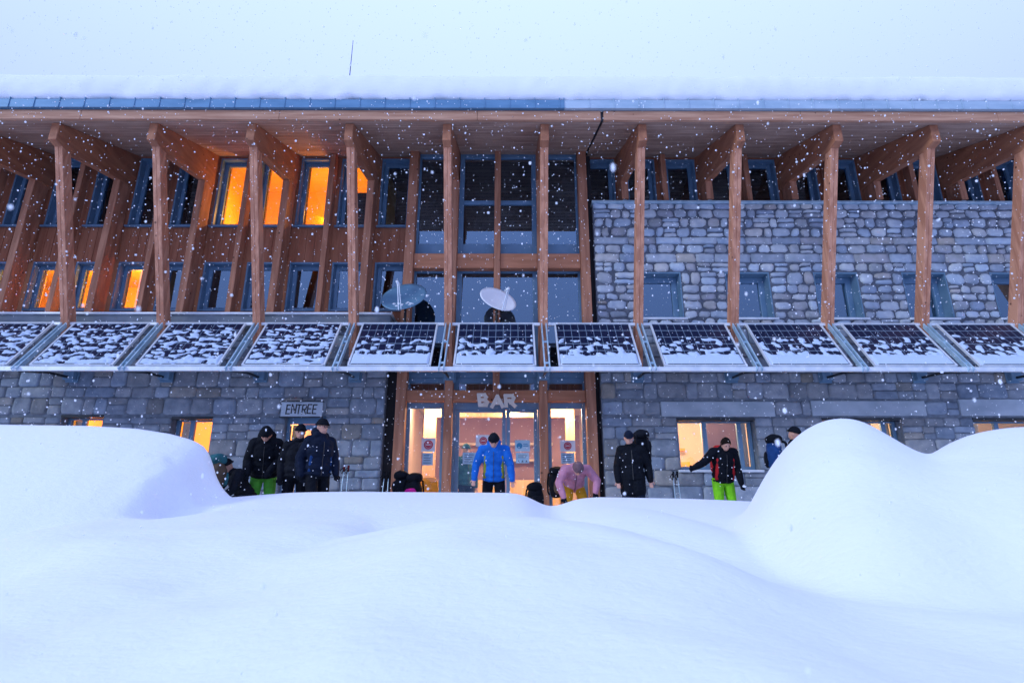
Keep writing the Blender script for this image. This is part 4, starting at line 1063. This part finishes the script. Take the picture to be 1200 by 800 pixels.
# 5 head bowed, black jacket, green trousers
x, y = gpos(315, 509, 1.56*1.1)
person('person in a black jacket and green trousers with bowed head left of the doorway', (x, y), R(14), 'black', 'green',
       lean(R(18), hp=R(48), head=(0, -.27, 1.53), eL=(-.25, -.10, 1.11), eR=(.24, -.13, 1.12), wL=(-.21, -.28, .90), wR=(.13, -.34, .95)), hat='beanie', hat_c='black', glove='black', hood=True, h=1.1, bulk=1.25)
# 6 crouching person at the left with teal hood
x, y = gpos(286, 540, 1.22)
person('person in dark clothes crouching at the far left beside the snow bank', (x, y), R(-40), 'charcoal', 'navy',
       dict(pelvis=(0, .12, .62), chest=(0, -.10, .92), neck=(0, -.20, 1.02), head=(0, -.28, 1.11), hp=R(30), sL=(-.19, -.14, .99), sR=(.19, -.14, .99), eL=(-.28, -.25, .74), eR=(.28, -.25, .74), wL=(-.2, -.42, .55), wR=(.2, -.42, .55),
            kL=(-.16, -.26, .50), kR=(.16, -.26, .50)), hat='beanie', hat_c='black', glove='black')
# 7 black coat and cap
x, y = gpos(738, 503, 1.78)
person('person in a long black coat and dark peaked cap standing before the stone wall', (x, y), R(-8), 'black', 'navy',
       dict(hp=R(18), eL=(-.25, .03, 1.13), eR=(.28, .05, 1.14), wL=(-.25, -.08, .88), wR=(.30, .0, .90), head=(-.03, -.06, 1.62), coat=1), hat='cap', hat_c='navy', bulk=1.18)
XY7 = (x, y)
# 8 red-black jacket, lime trousers, one arm out
x, y = gpos(843, 521, 1.55)
person('person in a red and black jacket and lime trousers reaching one arm out', (x, y), R(6), 'black', 'lime',
       lean(R(16), hp=R(40), head=(0, -.25, 1.54), sL=(-.19, -.12, 1.40), sR=(.19, -.12, 1.40), eL=(-.40, -.16, 1.22), wL=(-.62, -.24, 1.12), eR=(.26, -.08, 1.12), wR=(.25, -.18, .86)), hair=True, glove='black', trim='red')
XY8 = (x, y)
# 9 person almost hidden behind the right mound
x, y = gpos(928, 505, 1.70)
person('person at the right, only head and back showing above the big snow mound', (x, y), R(60), 'black', 'black', dict(hp=R(20)), hat='beanie', glove='black')
XY9 = (x, y)
# 10 person inside the glass door
p = at(546, 513, GLY+.55)
person('person in a teal jacket standing inside behind the left door leaf', (p.x, GLY+.55), R(30), 'teal', 'navy', dict(hp=R(5)), hat='beanie', hat_c='teal', h=1.05)

# ------------------------------------------------------------------ backpacks, poles
def backpack(loc, rz, c1, c2, label, h=.55, tiltx=0.0, name='backpack', c3=None):
    r = empty(name, loc, rz); r.rotation_euler = (tiltx, 0, rz); tag(r, label, 'backpack')
    m = MB(); m.sell((0, 0, h*.46), (.17, .13, h*.46), .82, nz=.22); m.build('main_body', F_[c1], r, smooth=True)
    m = MB(); m.sell((0, -.01, h*.95), (.15, .13, .10), .9, nz=.2); m.build('lid', F_[c2], r, smooth=True)
    m = MB(); m.sell((0, .12, h*.36), (.12, .05, h*.24), .7, nz=.15); m.build('front_pocket', F_[c3 or c2], r, smooth=True)
    for s in (-1, 1):
        m = MB(); m.tube([(s*.09, -.10, h*.92), (s*.10, -.19, h*.86), (s*.11, -.22, h*.55), (s*.13, -.16, h*.2), (s*.13, -.09, h*.1)], .018, 8); m.build('strap', F_[c2], r, smooth=True)
    return r
def behind(xy, rz, d, z): return (xy[0]-math.sin(rz)*-d*-1*0+math.sin(rz)*-d, xy[1]+math.cos(rz)*d, z)
backpack((XY7[0]+.24, XY7[1]+.22, GZ+1.12), R(-8), 'black', 'charcoal', 'tall black rucksack with rounded lid on the back of the black-coated person', .62)
backpack((XY3[0]-.30, XY3[1]+.24, GZ+.88), R(38), 'navy', 'charcoal', 'dark navy rucksack on the back of the tall striding person', .6)
backpack((XY8[0]+.03, XY8[1]+.20, GZ+.98), R(6), 'red', 'red', 'red rucksack on the back of the person in lime trousers', .52, R(12))
x, y = gpos(905, 510, 1.62); backpack((x, y, GZ+1.02), R(60), 'azure', 'black', 'blue and black rucksack just left of the big snow mound', .55)
x, y = gpos(257, 531, 1.30); backpack((x, y, GZ+.72), R(-30), 'brown', 'teal', 'brown rucksack with teal lid beside the crouching person, at the snow bank', .5)
def ground_pack(px, py, Y, c1, c2, label, h, rz=0, rx=0):
    p = at(px, py, Y); return backpack((p.x, Y, p.z-h*.95), rz+math.pi, c1, c1, label, h, rx, c3=c2)
ground_pack(471, 557, 11.2, 'black', 'black', 'bulging black rucksack standing left of the other one by the bar post', .62, R(10))
ground_pack(485, 560, 11.0, 'black', 'magenta', 'black rucksack with a magenta flap below the left bar window', .55, R(-15))
ground_pack(627, 571, 11.4, 'black', 'charcoal', 'small black rucksack between the blue jacket and the timber post', .45, R(20))
ground_pack(652, 552, 12.1, 'black', 'brown', 'dark brown rucksack behind the shoulder of the pink jacket', .55, R(20))
def poles(px, ytop, Y, c, label, n=2):
    p = at(px, ytop, Y); r = empty('ski_poles', (p.x, Y, GZ)); tag(r, label, 'ski poles'); H = p.z-GZ
    for i in range(n):
        dx = (i-.5)*.09
        m = MB(); m.tube([(dx*1.6, -.15, 0), (dx, 0, H-.12)], [.006, .009], 8); o = m.build('shaft', M['galv'], r)
        m = MB(); m.tube([(dx, 0, H-.13), (dx, 0, H-.06), (dx, 0, H)], [.017, .021, .024], 10); m.build('grip', F_[c], o, smooth=True)
        m = MB(); m.tube([(dx, 0, H-.03), (dx-.07, -.03, H-.11), (dx-.03, -.03, H-.18), (dx, 0, H-.05)], .009, 6); m.build('wrist_loop', F_['black'], o, smooth=True)
        m = MB(); m.tube([(dx*1.55, -.14, .08), (dx*1.55, -.14, .088)], .05, 12); m.build('basket', M['black'], o)
    return r
poles(406, 545, 12.25, 'wine', 'dark red ski poles leaning on the stone wall right of the tall person')
poles(453, 553, 12.25, 'black', 'black ski poles leaning beside the left timber post of the bar')
poles(791, 552, 12.25, 'black', 'black ski poles leaning on the wall below the lit stone window')

# ------------------------------------------------------------------ falling snow
rs = np.random.RandomState(11)
n = 25000
fx = rs.uniform(-11, 11, n); fy = .35+(12.2-.35)*rs.uniform(0, 1, n)**.8; fz = rs.uniform(-1.2, 9.2, n)
keep = ~((fy > 9.9) & (fz > 7.7)) & ~((fy > 10.6) & (fz > 3.9-(0)) & (fz > 8.2-(fy-10.4)*2.2))
fx, fy, fz = fx[keep], fy[keep], fz[keep]
bm = bmesh.new(); bmesh.ops.create_icosphere(bm, subdivisions=1, radius=1)
bv = np.array([v.co[:] for v in bm.verts]); bf = np.array([[v.index for v in f.verts] for f in bm.faces]); bm.free()
if len(bf) > 20:
    bm = bmesh.new(); bmesh.ops.create_icosphere(bm, subdivisions=1, radius=1); bm.free()
m_ = len(fx); rad = rs.uniform(.003, .0082, m_)*np.where(rs.rand(m_) < .08, 1.45, 1)
rad = np.minimum(rad, .0028+.0009*fy); big = (rs.rand(m_) < .22) & (fy > .7) & (fy < 2.6); rad = np.where(big, rs.uniform(.004, .0085, m_), rad)
sxyz = rs.uniform(.7, 1.3, (m_, 1, 3)); sxyz[:, :, 2] *= 1.25; sxyz[big, :, 2] *= 1.5
allv = (bv[None]*rad[:, None, None]*sxyz+np.stack([fx, fy, fz], -1)[:, None, :]).reshape(-1, 3)
allf = (bf[None]+(np.arange(m_)*len(bv))[:, None, None]).reshape(-1, 3)
me = bpy.data.meshes.new('snowflakes'); me.from_pydata(allv.tolist(), [], allf.tolist())
sm, nt, b = newmat('snowflake'); b.inputs['Base Color'].default_value = (.92, .94, .97, 1); b.inputs['Roughness'].default_value = .9
trn = N(nt, 'ShaderNodeBsdfTranslucent'); trn.inputs[0].default_value = (.93, .96, 1, 1)
mxs = N(nt, 'ShaderNodeMixShader'); mxs.inputs[0].default_value = .5
nt.links.new(b.outputs[0], mxs.inputs[1]); nt.links.new(trn.outputs[0], mxs.inputs[2]); nt.links.new(mxs.outputs[0], nt.nodes['Material Output'].inputs[0])
me.materials.append(sm); o = bpy.data.objects.new('snowflakes', me); col.objects.link(o); tag(o, 'snowflakes falling in front of the refuge', None, None, 'stuff')
